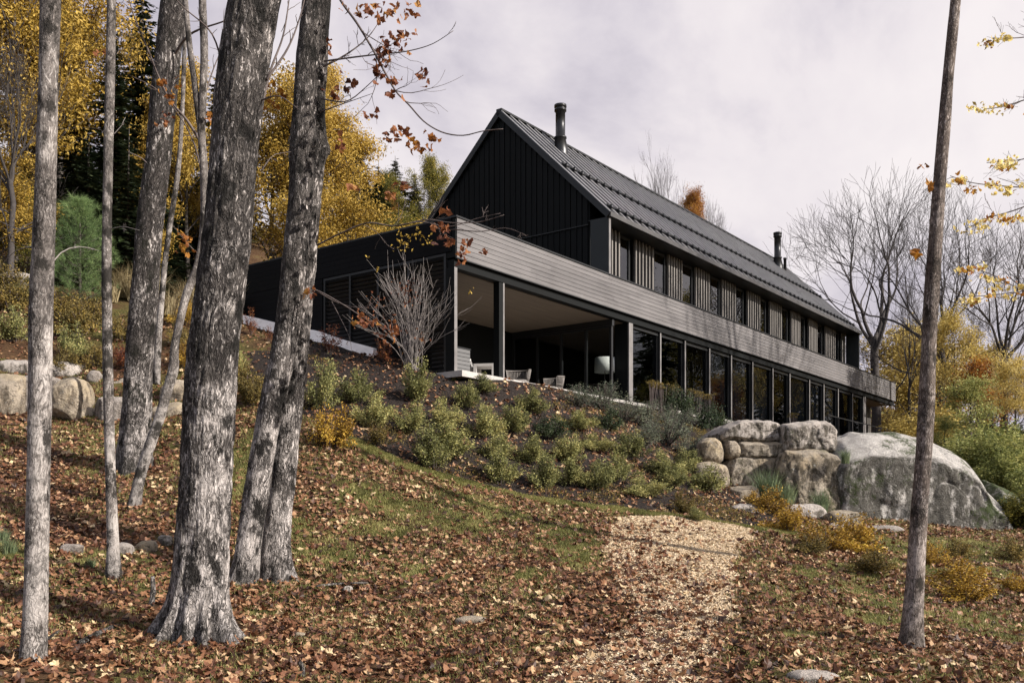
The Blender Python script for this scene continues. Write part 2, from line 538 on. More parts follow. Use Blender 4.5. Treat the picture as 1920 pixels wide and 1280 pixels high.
def gz(x, y):
    x, y = np.atleast_1d(np.asarray(x, float)), np.atleast_1d(np.asarray(y, float))
    xc, yc = np.clip(x, -90, 110), np.clip(y, -50, 125)
    Q = np.stack([xc, yc], -1) / 20
    z = _TW[-3] + Q @ _TW[-2:]
    for i in range(len(_TX)):
        d2 = ((Q - _TX[i]) ** 2).sum(-1)
        z = z + _TW[i] * .5 * d2 * np.log(d2 + 1e-12)
    z = z + .05 * fbm(np.stack([x * .9, y * .9, 0 * x], -1), 3, 5) + .12 * vnoise(np.stack([x * .22, y * .22, 0 * x + 3], -1), 9)
    t, s = loc_ts(x, y)
    ins = (t > .12) & (t < 40.2) & (s > -.02) & (s < 9.6)
    z = np.where(ins, np.minimum(z, ZS - .35), z)
    fr = (t > -.3) & (t < 10) & (s > -.45) & (s <= -.02)
    z = np.where(fr, np.minimum(z, ZS - .12), z)
    return z


_HY = np.arange(5.5, 130, .03)


def hit(u, v):
    """where the ray of a photo pixel meets the ground"""
    P = np.stack([(u - CX) / F * _HY, _HY, EYE + (HY - v) / F * _HY], -1)
    g = gz(P[:, 0], P[:, 1])
    k = np.argmax(P[:, 2] < g)
    return np.array((P[k, 0], P[k, 1], g[k]))


def ground_normals(x, y, e=.15):
    dx = (gz(x + e, y) - gz(x - e, y)) / (2 * e)
    dy = (gz(x, y + e) - gz(x, y - e)) / (2 * e)
    return nrm(np.stack([-dx, -dy, np.ones_like(dx)], -1))


def inpoly(x, y, poly):
    r = np.zeros(len(x), bool)
    n = len(poly)
    for i in range(n):
        x1, y1 = poly[i]
        x2, y2 = poly[(i + 1) % n]
        c = (y1 > y) != (y2 > y)
        r ^= c & (x < (x2 - x1) * (y - y1) / (y2 - y1 + 1e-12) + x1)
    return r


def polydist(x, y, line):
    d = np.full(len(x), 1e9)
    for (x1, y1), (x2, y2) in zip(line[:-1], line[1:]):
        L2 = (x2 - x1) ** 2 + (y2 - y1) ** 2
        k = np.clip(((x - x1) * (x2 - x1) + (y - y1) * (y2 - y1)) / L2, 0, 1)
        d = np.minimum(d, np.hypot(x - x1 - k * (x2 - x1), y - y1 - k * (y2 - y1)))
    return d


def graded(a, b, lo, hi, fine, coarse_n):
    m = np.arange(lo, hi + 1e-6, fine)
    l = lo - np.geomspace(fine, lo - a, coarse_n)[::-1]
    r = hi + np.geomspace(fine, b - hi, coarse_n)
    return np.concatenate([l, m, r])


def grid_mesh(name, xs, ys, zf, mask=None, dz=0.0, smooth=True):
    X, Y = np.meshgrid(xs, ys)
    x, y = X.ravel(), Y.ravel()
    z = zf(x, y) + dz
    nx, ny = len(xs), len(ys)
    i = np.arange(ny - 1)[:, None] * nx + np.arange(nx - 1)[None]
    Q = np.stack([i, i + 1, i + nx + 1, i + nx], -1).reshape(-1, 4)
    V = np.stack([x, y, z], -1)
    if mask is not None:
        cx, cy = V[Q].mean(1)[:, 0], V[Q].mean(1)[:, 1]
        Q = Q[mask(cx, cy)]
        used = np.unique(Q)
        mp = np.full(len(V), -1)
        mp[used] = np.arange(len(used))
        V, Q = V[used], mp[Q]
    return mkmesh(name, V, [Q], smooth)


tag(link('ground', grid_mesh('ground', graded(-700, 700, -16, 16, .2, 60), graded(-500, 900, 5, 36, .2, 60), gz), M['ground']), kind='structure')

# planting bed of dark mulch between lawn and terrace, and the chip path, as sheets on the ground
EDGE_PX = [(560, 775), (640, 812), (720, 850), (800, 882), (880, 903), (960, 922), (1060, 940), (1160, 952), (1260, 966), (1340, 978), (1420, 990)]
EDGE = [tuple(hit(*p)[:2]) for p in EDGE_PX]
BED = EDGE + [tuple(hit(1500, 985)[:2]), tuple(W(26, -2.2)[:2]), tuple(W(24, -.1)[:2]), tuple(W(0, -.1)[:2]), tuple(W(-.1, 5.5)[:2]), tuple(hit(560, 660)[:2]), tuple(hit(470, 660)[:2]), tuple(hit(470, 740)[:2])]


def wob(x, y, a=.12, f=2.1, s=3):
    return a * fbm(np.stack([x * f, y * f, 0 * x], -1), 3, s), a * fbm(np.stack([x * f, y * f, 0 * x + 9], -1), 3, s + 5)


def in_bed(x, y):
    a, b = wob(x, y)
    return inpoly(x + a, y + b, BED)


PATH_PX = [(1160, 970), (1230, 969), (1320, 977), (1425, 994), (1405, 1018), (1385, 1050), (1372, 1100), (1374, 1150), (1350, 1195), (1325, 1235), (1310, 1285),
           (1000, 1285), (1060, 1245), (1150, 1205), (1190, 1160), (1185, 1115), (1140, 1070), (1125, 1020)]
PATH = [tuple(hit(*p)[:2]) for p in PATH_PX]


def in_path(x, y, a=.22):
    p, q = wob(x, y, a, 2.6, 13)
    return inpoly(x + p, y + q, PATH)


tag(link('planting_bed', grid_mesh('planting_bed', np.arange(-9, 16, .13), np.arange(18, 36, .13), gz, in_bed, .012), M['mulch']), kind='structure')
tag(link('path', grid_mesh('path', np.arange(-1, 8, .06), np.arange(7.5, 23, .06), gz, in_path, .014), M['path']), kind='structure')

# ---------------------------------------------------------------- the house
def wood_boards(name, lo, hi, rough=.5, spec=.4, axis='x', seed_scale=1.0, metal=0.0):
    t = NT(name)
    sc = {'x': (.6, 9, 9), 'z': (9, 9, .6)}[axis]
    v = t.coord(sc)
    r = island(t)
    g = t.noise(v, 2.0, 8, .7)
    w = t.noise(t.coord(), .35, 4)
    f = t.math('ADD', t.math('MULTIPLY', g, .5), t.math('ADD', t.math('MULTIPLY', r, .12), t.math('MULTIPLY', w, .4)))
    c = t.ramp(f, [(.3, lo), (.75, hi)])
    return t.out(t.principled(c, rough, spec, t.bump(g, .12, .004), metal))


M['fascia'] = wood_boards('weathered_board', (.07, .065, .066), (.19, .178, .178), .5, .35)
M['wall_board'] = wood_boards('black_board', (.0045, .0047, .0056), (.0080, .0083, .0098), .65, .07)
M['black_wood'] = wood_boards('black_batten', (.005, .0056, .0058), (.0095, .0105, .011), .62, .1, 'z')
M['slat'] = wood_boards('grey_slat', (.105, .096, .09), (.21, .194, .18), .6, .3, 'z')
M['lit_mullion'] = plain('lit_mullion', (.15, .14, .138), .5, .4, var=.2, scale=3)  # grey tone painted on the sunlit faces of black posts and frames
M['gutter'] = plain('gutter_metal', (.06, .057, .057), .45, .4, var=.2, scale=2)
M['black_metal'] = plain('black_metal', (.011, .0115, .0125), .45, .35, var=.25, scale=2)
M['fin'] = plain('fin_panel', (.020, .023, .024), .5, .3, var=.1, scale=1.5)
M['pipe'] = plain('pipe_metal', (.022, .022, .024), .38, .5, metal=.5, var=.3, scale=4)
M['ceiling'] = plain('cedar_ceiling', (.17, .138, .108), .6, .2, var=.2, scale=2, stretch=(.4, 9, 1))
M['concrete'] = plain('concrete', (.40, .375, .355), .8, .2, var=.12, scale=5, bump=.2)
M['wall_stone'] = plain('lit_pale_stone', (.78, .73, .70), .85, .2, var=.14, scale=4, bump=.3)  # tone raised so the shaded wall looks sunlit
M['room'] = plain('unlit_room', (.02, .019, .018), .9, .1)


def roof_mat():
    t = NT('standing_seam')
    v = t.coord()
    n = t.noise(v, .8, 5)
    n2 = t.noise(v, 9, 5)
    c = t.ramp(n, [(.3, (.010, .0098, .010)), (.7, (.02, .0195, .02))])
    r = t.math('ADD', .36, t.math('MULTIPLY', n2, .1))
    return t.out(t.principled(c, r, .5, None, .35))


M['roof'] = roof_mat()
M['seam'] = plain('lit_seam_metal', (.34, .33, .33), .4, .5, metal=.3, var=.2, scale=2)  # much paler than the sheet: sun caught on the seams, put into colour


def glass_mat(name, tint, gl=.9):
    t = NT(name)
    v = t.coord((.5, .5, .5))
    fr = t.n('Fresnel', {'IOR': 1.55}).outputs[0]
    fr = t.math('MULTIPLY', fr, gl * 1.3, clamp=True)
    g = t.n('BsdfGlossy', {'Color': (1, 1, 1, 1), 'Roughness': .01}).outputs[0]
    tr = t.n('BsdfTransparent', {'Color': (*tint, 1)}).outputs[0]
    return t.out(t.n('MixShader', {0: fr, 1: tr, 2: g}).outputs[0])


M['glass'] = glass_mat('window_glass', (.42, .44, .46), .28)
M['glass_up'] = glass_mat('upper_glass', (.6, .62, .66), 1.1)
M['glass_clear'] = glass_mat('clear_glass', (.7, .72, .72), .5)
M['blind_and_reflection'] = plain('blind_and_reflection_grey', (.075, .079, .088), .9, .1, var=.1)  # blind grey; behind the upper glass it stands in for reflection

house = thing('house', 'long black house with steep metal gable roof and wide flat lower storey on the slope', 'house', (A0[0], A0[1], ZS), rz=TH)


def hp(name, mb, mat, parent=None, smooth=False, label=None):
    o = link(name, mb.mesh(name, smooth), M[mat], parent or house)
    if label: o['label'] = label
    return o


ZF0, ZF1, ZE_, ZR, SW = 2.99, 4.08, 6.16, 10.55, 8.95     # fascia bottom/top, eave, ridge, gable width
LEN, GX0, GX1 = 40.2, 7.92, 33.9


def board_rows(mb, x0, x1, y0, y1, z0, z1, n, seed, gap=.012, axis='x'):
    r = np.random.default_rng(seed)
    h = (z1 - z0) / n
    for i in range(n):
        a = x0
        while a < x1 - .01:
            b = min(x1, a + r.uniform(2.6, 4.9))
            if x1 - b < .8: b = x1
            if axis == 'x':
                mb.box(a + .002, b - .002, y0, y1, z0 + i * h + gap / 2, z0 + (i + 1) * h - gap / 2)
            else:
                mb.box(y0, y1, a + .002, b - .002, z0 + i * h + gap / 2, z0 + (i + 1) * h - gap / 2)
            a = b
    return mb


# lower storey: fascia band
hp('fascia', board_rows(MB(), .03, LEN, -.14, -.11, ZF0, ZF1 - .05, 8, 3, .012), 'fascia')
mb = MB().box(.0, LEN - .01, -.108, .35, ZF0 + .01, ZF1 - .06).box(LEN - .3, LEN - .012, .352, 9.0, ZF0 + .01, ZF1 - .06)
hp('fascia_core', mb, 'black_wood')
mb = MB().box(-.03, LEN + .03, -.17, .3, ZF1 - .045, ZF1).box(-.03, .25, .302, 9.6, ZF1 - .045, ZF1).box(.0, LEN, -.155, -.112, ZF0 - .03, ZF0 - .002)
hp('cap_flashing', mb, 'black_metal')
hp('roof', MB().box(.252, LEN - .31, .352, 9.4, ZF1 - .3, ZF1 - .12), 'black_metal', label='flat lower roof')
# side wall facing the trees (runs back from the near corner)
mb = board_rows(MB(), .02, 9.5, -.03, .0, 3.16, ZF1 - .05, 6, 5, .005, 'y')
mb.box(0.002, .2, .0, 9.5, 3.0, ZF1 - .06)
board_rows(mb, 4.95, 9.5, -.03, .0, -.6, 3.15, 24, 6, .005, 'y')
mb.box(.002, .2, 4.9, 9.5, -.6, 3.0)
mb.box(.02, 9, 9.3, 9.5, -.6, 3.7)
hp('wall', mb, 'wall_board', label='black board side wall facing the trees')
mb = MB()
for z in np.arange(-.55, 3.02, .115):
    mb.bar((.03, .28, z), (.03, 4.86, z), .085, .02, (1, 0, .7))
hp('louvre_screen', mb, 'black_metal')
mb = MB()
for s_ in (.24, 1.55, 2.7, 3.81, 4.87):
    mb.box(-.02, .1, s_ - .035, s_ + .035, -.6, 3.14)
mb.box(-.018, .098, .276, 4.834, 3.07, 3.139)
hp('louvre_frame', mb, 'black_metal')
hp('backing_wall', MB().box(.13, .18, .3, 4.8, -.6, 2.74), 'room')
# beams, posts, ceiling, walls of the covered terrace
hp('beam', MB().box(.02, LEN - .02, -.05, .18, 2.74, ZF0 - .032), 'black_wood')
pst = hp('post', MB().box(-.03, .09, -.09, .2, 0.0, 2.738), 'black_wood')
hp('lit_post_face', MB().box(-.028, .088, -.1, -.092, 0.01, 2.735), 'lit_mullion', pst)  # paler strip paints the sunlit face onto the black post
tp = tu(940, 0)
pst = hp('post', MB().box(tp - .14, tp + .10, -.03, .17, 0.0, 2.738), 'black_wood')
hp('lit_post_face', MB().box(tp + .03, tp + .098, -.04, -.032, 0.01, 2.735), 'lit_mullion', pst)  # sun on this post, also painted as a grey strip
tc = tu(1177, 0)
pst = hp('post', MB().box(tc - .0, tc + .30, .0, .5, 0.0, 2.738), 'black_wood', label='broad corner post beside the glass')
hp('lit_post_face', MB().box(tc + .02, tc + .28, -.04, -.002, 0.0, 2.735), 'lit_mullion', pst)  # lit face of the broad post, put into a lighter strip
hp('ceiling', MB().box(.2, LEN - .32, .19, 4.3, 2.72, 2.735), 'ceiling')
TI = 8.25
hp('terrace_wall', MB().box(.2, TI + .4, 4.2, 4.3, 0.0, 2.718), 'black_wood', label='black rear wall of the covered terrace')
# inner glass wall of the terrace
mb = MB()
for s_ in (.12, 1.1, 2.1, 3.1, 4.12):
    mb.box(TI - .04, TI + .06, s_ - .04, s_ + .04, .0, 2.5)
mb.box(TI - .038, TI + .058, .161, 4.08, 2.45, 2.499).box(TI - .05, TI + .09, .05, 4.18, 2.502, 2.716)
iw = hp('window', mb, 'black_metal', label='black framed glass wall at the end of the terrace')
hp('pane', MB().box(TI + .0, TI + .012, .1, 4.1, .02, 2.45), 'glass_clear', iw)
# rooms behind the glass, coloured near black in place of unlit interiors
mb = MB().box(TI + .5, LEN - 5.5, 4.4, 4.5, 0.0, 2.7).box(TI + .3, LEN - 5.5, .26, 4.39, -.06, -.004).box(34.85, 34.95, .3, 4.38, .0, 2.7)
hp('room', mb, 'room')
# long row of floor-to-ceiling windows
ub = [1233.7, 1280, 1326, 1367, 1407, 1445, 1477, 1514, 1541, 1568, 1595]
tb = [tc + .32] + [tu(u, .1) for u in ub] + [34.55]
for i, (a, b) in enumerate(zip(tb[:-1], tb[1:])):
    mb = MB().box(b - .05, b + .05, .0, .2, .0, 2.735).box(a + .055, b - .052, .06, .16, 2.62, 2.734).box(a + .055, b - .052, .06, .16, .0, .09)
    mb.box(a + .056, a + .09, .10, .18, .092, 2.618).box(b - .09, b - .053, .10, .18, .092, 2.618)
    w = hp('window', mb, 'black_metal')
    hp('pane', MB().box(a + .092, b - .092, .13, .142, .091, 2.619), 'glass', w)
    hp('lit_mullion', MB().box(b - .045, b + .045, -.012, -.002, .01, 2.73), 'lit_mullion', w)  # sunlit front of the black mullion, painted as a grey strip
    if i in (3, 4, 5, 7, 8, 9):
        hp('blind_and_reflection', MB().box(a + .1, b - .1, .22, .23, .1, 2.6), 'blind_and_reflection', w)  # blinds in the middle bays; the others added to grey the glass
hp('post', MB().box(34.62, 34.9, -.03, .25, 0.0, 2.735), 'lit_mullion', label='grey post at the far end of the windows')
# slatted screen at the far end
mb = MB()
for t_ in np.arange(35.6, 40.0, .21):
    mb.box(t_, t_ + .07, 1.2, 1.27, -.2, 2.73)
for s_ in np.arange(1.45, 5, .21):
    mb.box(39.9, 39.97, s_, s_ + .07, -.2, 2.73)
hp('slat_screen', mb, 'slat', label='upright slat screen under the far overhang')
hp('soffit', MB().box(34.96, LEN - .32, .36, 9, 2.74, 2.80), 'black_metal')

# upper storey: gable prism
def zslope(s):
    return ZE_ + (ZR - ZE_) * (1 - abs(s - SW / 2) / (SW / 2))


mb = MB()
x0, x1 = GX0 + .06, GX1 - .06
s0 = .78
V = []
for x in (x0, x1):
    V += [(x, s0, 3.7), (x, SW, 3.7), (x, SW, ZE_ - .12), (x, SW / 2, ZR - .12), (x, s0, zslope(s0) - .12)]
mb.add(np.array(V), [np.array([(0, 1, 6, 5), (1, 2, 7, 6), (2, 3, 8, 7), (3, 4, 9, 8), (4, 0, 5, 9)]), np.array([(4, 3, 2, 1, 0), (5, 6, 7, 8, 9)])])
hp('gable_core', mb, 'black_wood')
mb = MB()
k = 0
s = s0 + .06
rr = np.random.default_rng(4)
while s < SW - .05:
    w = .19
    zt = min(zslope(s), zslope(s + w)) - .14
    if zt > 5.9:
        mb.box(GX0 + .02, GX0 + .055, s, s + w, 3.7, 5.86)
        mb.box(GX0 + .012, GX0 + .055, s, s + w, 5.90, zt)
    else:
        mb.box(GX0 + .02, GX0 + .055, s, s + w, 3.7, zt)
    if rr.random() < .8:
        mb.box(GX0 - .012, GX0 + .058, s + w + .006, s + w + .034, 3.7, min(zslope(s + w), zslope(s + w + .04)) - .15)
    s += w + .042
hp('gable_wall', mb, 'black_wood', label='black board and batten gable wall')
hp('drip_trim', MB().box(GX0 - .03, GX0 + .01, s0 + .02, SW - .2, 5.865, 5.895), 'black_metal')
hp('corner_fin', MB().box(GX0 - .04, GX0 + .10, .0, .69, 3.9, ZE_ - .16), 'fin', label='smooth dark panel at the gable corner')
hp('lit_fin_edge', MB().box(GX0 - .03, GX0 + .08, -.022, -.002, 4.09, ZE_ - .17), 'lit_mullion')  # lit edge of the fin, painted with a paler strip
hp('corner_fin', MB().box(GX1 - .14, GX1 + .0, .0, .69, 3.9, ZE_ - .16), 'fin')
# upper windows and slat groups in the recess under the eave
SL = [(1145, 1161), (1190, 1224), (1252, 1278), (1303, 1329), (1353, 1378), (1401, 1424), (1443, 1464), (1483, 1499), (1516, 1531), (1547, 1565), (1578, 1584)]
WN = [(1162, 1178), (1226, 1245), (1279, 1296), (1331, 1347), (1380, 1392), (1425, 1434), (1466, 1475), (1500, 1507), (1532, 1540), (1566, 1571)]
for i, (a, b) in enumerate(SL):
    a, b = tu(a, .62), tu(b, .62)
    n = 2 if i == 10 else (3 if i == 0 else 6)
    mb = MB()
    for q in np.linspace(a + .05, b - .05, n):
        mb.box(q - .04, q + .04, .58, .67, 3.9, 6.0)
    sc_ = hp('slat_screen', mb, 'slat')
    hp('backing', MB().box(a - .02, b + .02, .70, .74, 3.9, 6.0), 'black_wood', sc_)
for a, b in WN:
    a, b = tu(a, .68), tu(b, .68)
    mb = MB().box(a - .06, a, .66, .77, 3.9, 5.95).box(b, b + .06, .66, .77, 3.9, 5.95).box(a + .002, b - .002, .67, .77, 5.85, 5.95).box(a + .002, b - .002, .67, .77, 3.9, 4.1)
    w = hp('window', mb, 'black_metal')
    hp('pane', MB().box(a + .004, b - .004, .70, .712, 4.102, 5.848), 'glass_up', w)
    hp('blind_and_reflection', MB().box(a + .01, b - .01, .75, .76, 4.11, 5.84), 'blind_and_reflection', w)  # grey sheet added to paint a reflection into the upper pane
# roof
mb = MB()
RX0, RX1 = GX0 - .08, GX1 + .08
dn = np.array((0, -(ZR - ZE_), SW / 2)); dn = dn / np.linalg.norm(dn)     # right slope normal (local y,z)
for sgn in (1, -1):
    e = np.array((SW / 2 - sgn * (SW / 2 + .06), ZE_ - .055))
    r = np.array((SW / 2 + sgn * .0, ZR))
    V = []
    for x in (RX0, RX1):
        V += [(x, e[0], e[1]), (x, r[0], r[1]), (x, r[0], r[1] - .17), (x, e[0], e[1] - .13)]
    mb.add(np.array(V), np.array([(0, 1, 5, 4), (1, 2, 6, 5), (2, 3, 7, 6), (3, 0, 4, 7), (3, 2, 1, 0), (4, 5, 6, 7)]))
roof = hp('roof', mb, 'roof', label='steep standing seam metal gable roof')


def slope(x, k, h=0.0):
    """point on the right slope: k = 0 at the eave, 1 at the ridge, h above the sheet"""
    return np.array((x, -.06 + (SW / 2 + .06) * k - h * .71, ZE_ - .055 + (ZR - ZE_ + .055) * k + h * .70))


mb = MB()
nse = 52
for i in range(nse + 1):
    x = RX0 + .03 + (RX1 - RX0 - .06) * i / nse
    mb.bar(slope(x, .0, .022), slope(x, .985, .022), .09, .085, (0, -.7, .7))
    a, b = slope(x, .0, .022), slope(x, .985, .022)
    a[1], b[1] = SW - a[1], SW - b[1]
    mb.bar(a, b, .03, .055, (0, .7, .7))
hp('seam', mb, 'seam', roof)
hp('ridge_cap', MB().bar((RX0 - .01, SW / 2, ZR + .03), (RX1 + .01, SW / 2, ZR + .03), .24, .07), 'black_metal', roof)
for x in (RX0 - .02, RX1 + .02):
    mb = MB()
    mb.bar(slope(x, -.005, -.06), slope(x, 1.0, -.06), .045, .2, (0, -.7, .7))
    a, b = slope(x, -.005, -.06), slope(x, 1.0, -.06)
    a[1], b[1] = SW - a[1], SW - b[1]
    mb.bar(a, b, .045, .2, (0, .7, .7))
    hp('verge_trim', mb, 'black_metal', roof)

hp('gutter', MB().box(RX0, RX1, -.12, -.062, ZE_ - .17, ZE_ - .01), 'gutter', roof)
hp('eave_soffit', MB().box(RX0 + .05, RX1 - .05, -.058, .77, ZE_ - .18, ZE_ - .155), 'black_metal', roof)
for kk in (.075, .47):
    mb = MB()
    mb.bar(slope(RX0 + .3, kk, .10), slope(RX1 - .3, kk, .10), .035, .035)
    for i in range(1, nse):
        x = RX0 + .03 + (RX1 - RX0 - .06) * i / nse
        mb.bar(slope(x, kk + .012, .075), slope(x, kk - .02, .075), .16, .09, (0, -.7, .7))
        mb.bar(slope(x, kk, .0), slope(x, kk, .16), .05, .05, (1, 0, 0))
    hp('snow_guard', mb, 'black_metal', roof)
for tt, top in ((10.57, 11.48), (31.66, 11.62)):
    k_ = 3.7 / 4.475
    zb = slope(tt, k_)[2]
    y = 3.7
    prof = [(.30, zb - .35), (.30, zb - .05), (.20, zb + .42), (.235, zb + .44), (.235, zb + .49), (.18, zb + .50), (.18, top - .26), (.225, top - .25), (.225, top - .17), (.19, top - .165),
            (.19, top - .12), (.23, top - .11), (.23, top - .02), (.18, top), (.0, top)]
    hp('chimney', MB().lathe(prof, (tt, y, 0), 28), 'pipe', roof, True)
zb = slope(32.3, .8)[2]
hp('vent_pipe', MB().lathe([(.08, zb - .3), (.08, zb + .6), (.10, zb + .61), (.10, zb + .7), (.0, zb + .71)], (32.35, 3.55, 0), 14), 'pipe', roof, True)

tag(link('patio', MB().box(-.1, TI + .1, -.42, 4.19, -.16, -.003).box(TI + .1, 34.8, -.42, .05, -.16, -.003).mesh('patio'), M['concrete'], None, (A0[0], A0[1], ZS)), kind='structure')
bpy.data.objects['patio'].rotation_euler = (0, 0, TH)

# railing in front of the far windows
rl = thing('railing', 'thin dark metal railing before the far end windows', 'railing', W(26, -1.0, 0), rz=TH)
mb = MB().box(0, 13.5, -.02, .02, .93, .97).box(0, 13.5, -.012, .012, .08, .11)
link('rail', mb.mesh('rail'), M['black_metal'], rl)
for x in np.arange(0, 13.6, 1.5):
    link('post', MB().box(x - .02, x + .02, -.018, .018, -1.0, .929).mesh('post'), M['black_metal'], rl)
# pale retaining wall dropping along the side wall, tilted and lightened to look sunlit
mb = MB()
top = [(455, 590), (520, 606), (590, 619), (640, 636), (700, 652)]
bot = [(455, 612), (520, 642), (590, 652), (640, 664), (700, 672)]
dd = [29.3, 28.4, 27.9, 27.3, 26.6]
ps = []
for (a, b, d) in zip(top, bot, dd):
    P, Q = px(a[0], a[1], d + .75), px(b[0], b[1], d)  # top set back so the face catches more sun
    ps.append((P, Q))
n = len(ps)
V = []
off = np.array((.25, .5, 0.02))
for P, Q in ps:
    Q = Q - (0, 0, .35)
    V += [P, Q, P + off, Q + off]
Fq = []
for i in range(n - 1):
    a, b = i * 4, i * 4 + 4
    Fq += [(a, a + 1, b + 1, b), (a + 2, a, b, b + 2), (a + 3, a + 2, b + 2, b + 3), (a + 1, a + 3, b + 3, b + 1)]
Fq += [(0, 2, 3, 1), (4 * n - 4, 4 * n - 3, 4 * n - 1, 4 * n - 2)]
rw = link('retaining_wall', mkmesh('retaining_wall', np.array(V) - ps[2][1], [np.array(Fq)]), M['wall_stone'], None, ps[2][1])
tag(rw, 'low pale stone retaining wall sloping down along the black side wall', 'wall')

# ---------------------------------------------------------------- terrace furniture
M['white_paint'] = plain('white_paint', (.50, .48, .46), .5, .3, var=.06)
M['grey_board'] = wood_boards('grey_board', (.085, .085, .087), (.15, .148, .15), .6, .3)
M['wicker'] = plain('wicker', (.17, .155, .145), .7, .2, var=.3, scale=30, bump=.5)
M['shade'] = plain('lamp_shade', (.72, .74, .71), .8, .2, var=.04)
M['cushion'] = plain('cushion', (.22, .215, .21), .9, .1, var=.15, scale=12)


def at_ts(u, t_or_Y):
    X = (u - CX) / F * t_or_Y
    return loc_ts(X, t_or_Y)


c = thing('cabinet', 'grey boarded outdoor cabinet at the near terrace corner', 'cabinet', W(.12, .02), rz=TH)
mb = MB()
board_rows(mb, 0, .62, -.02, .0, .03, .66, 6, 2, .014)
link('front', mb.mesh('front'), M['grey_board'], c)
link('body', MB().box(.0, .62, .002, .8, .02, .655).mesh('body'), M['grey_board'], c)
link('worktop', MB().box(-.015, .64, -.035, .83, .662, .695).mesh('worktop'), M['black_metal'], c)

t_, s_ = at_ts(912, 29.2)
tb_ = thing('side_table', 'white square framed table on the terrace by the post', 'table', W(t_, s_), rz=TH + .45)
link('table_top', MB().box(-.32, .32, -.32, .32, .62, .70).mesh('table_top'), M['white_paint'], tb_)
for i in (-1, 1):
    for j in (-1, 1):
        link('leg', MB().box(i * .275 - .045, i * .275 + .045, j * .275 - .045, j * .275 + .045, 0, .619).mesh('leg'), M['white_paint'], tb_)

t_, s_ = at_ts(884, 29.8)
ch = thing('lounge_chair', 'grey terrace lounge chair with rolled head cushion behind the white table', 'chair', W(t_, s_), rz=TH + .2)
mb = MB()
mb.bar((-.3, .0, .36), (.45, .0, .30), .62, .12)
link('seat', mb.mesh('seat'), M['cushion'], ch)
mb = MB()
mb.bar((-.28, 0, .38), (-.62, 0, .78), .60, .10, (1, 0, 0))
link('backrest', mb.mesh('backrest'), M['cushion'], ch)
mb = MB()
mb.tube([(-.58, -.26, .82), (-.58, 0, .83), (-.58, .26, .82)], [.065, .075, .065], 14)
link('head_cushion', mb.mesh('head_cushion', True), M['white_paint'], ch)
for i in (-.25, .38):
    for j in (-.28, .28):
        link('leg', MB().bar((i, j, 0), (i, j, .3), .04, .04, (1, 0, 0)).mesh('leg'), M['black_metal'], ch)


def wicker_chair(label, u, Y, rz):
    t_, s_ = at_ts(u, Y)
    r = thing('wicker_chair', label, 'chair', W(t_, s_), 'round backed wicker chairs on the terrace', TH + rz)
    mb = MB()
    a = np.linspace(-.35, np.pi + .35, 30)
    for q in a:                                     # upright canes of the curved back
        R = np.array((math.cos(q) * .36, math.sin(q) * .33))
        mb.tube([(R[0] * .85, R[1] * .85, .36), (R[0], R[1], .56), (R[0] * 1.08, R[1] * 1.08, .74)], .012, 5)
    mb.tube([(math.cos(q) * .39, math.sin(q) * .36, .75 + .03 * math.sin(q)) for q in a], .02, 6)
    mb.tube([(math.cos(q) * .34, math.sin(q) * .31, .50) for q in a], .014, 6)
    link('backrest', mb.mesh('backrest', True), M['wicker'], r)
    link('seat', MB().lathe([(0, .34), (.30, .34), (.33, .38), (.31, .43), (0, .44)], (0, 0, 0), 22).mesh('seat', True), M['wicker'], r)
    for i in (-1, 1):
        for j in (-1, 1):
            link('leg', MB().tube([(i * .2, j * .2, .34), (i * .25, j * .25, 0)], .015, 6).mesh('leg'), M['black_metal'], r)


wicker_chair('round backed wicker chair nearer the white table', 972, 30.6, -1.2)
wicker_chair('round backed wicker chair nearer the standing lamp', 1037, 32.2, -1.9)

t_, s_ = at_ts(1134, 33.6)
lp = thing('floor_lamp', 'standing lamp with pale drum shade behind the terrace glass', 'lamp', W(t_, s_), rz=TH)
link('lamp_shade', MB().lathe([(.34, 1.13), (.36, 1.13), (.345, 1.62), (.325, 1.62), (.34, 1.13)], (0, 0, 0), 30).mesh('lamp_shade', True), M['shade'], lp)
link('stem', MB().tube([(0, 0, .62), (0, 0, 1.6)], .012, 8).mesh('stem'), M['lit_mullion'], lp)
for q in (0, 2.09, 4.19):
    link('leg', MB().tube([(0, 0, .72), (math.cos(q) * .28, math.sin(q) * .28, 0)], .018, 6).mesh('leg'), M['ceiling'], lp)
# ---------------------------------------------------------------- plant builders
def leafquads(P, size, rs, up=.5, lens=1.0, wid=.5):
    P = np.asarray(P, float)
    n = len(P)
    N = nrm(rs.normal(0, 1, (n, 3)) + np.array((0, 0, up)))
    T = nrm(np.cross(N, rs.normal(0, 1, (n, 3))))
    B = np.cross(N, T)
    sz = (size * rs.uniform(.6, 1.3, n))[:, None]
    a, b = T * sz * .5 * lens, B * sz * .5 * wid
    c = N * sz * .12
    V = np.stack([P + a, P + b + c - a * .1, P - a, P - b + c - a * .1], 1).reshape(-1, 3)
    return V, np.arange(4 * n).reshape(-1, 4)


def spikes(P, D, L, w, rs):
    """thin pointed blades from P along D"""
    n = len(P)
    S = nrm(np.cross(D, rs.normal(0, 1, (n, 3)))) * np.asarray(w).reshape(-1, 1)
    L = np.asarray(L).reshape(-1, 1)
    V = np.stack([P - S * .5, P + S * .5, P + D * L], 1).reshape(-1, 3)
    return V, np.arange(3 * n).reshape(-1, 3)


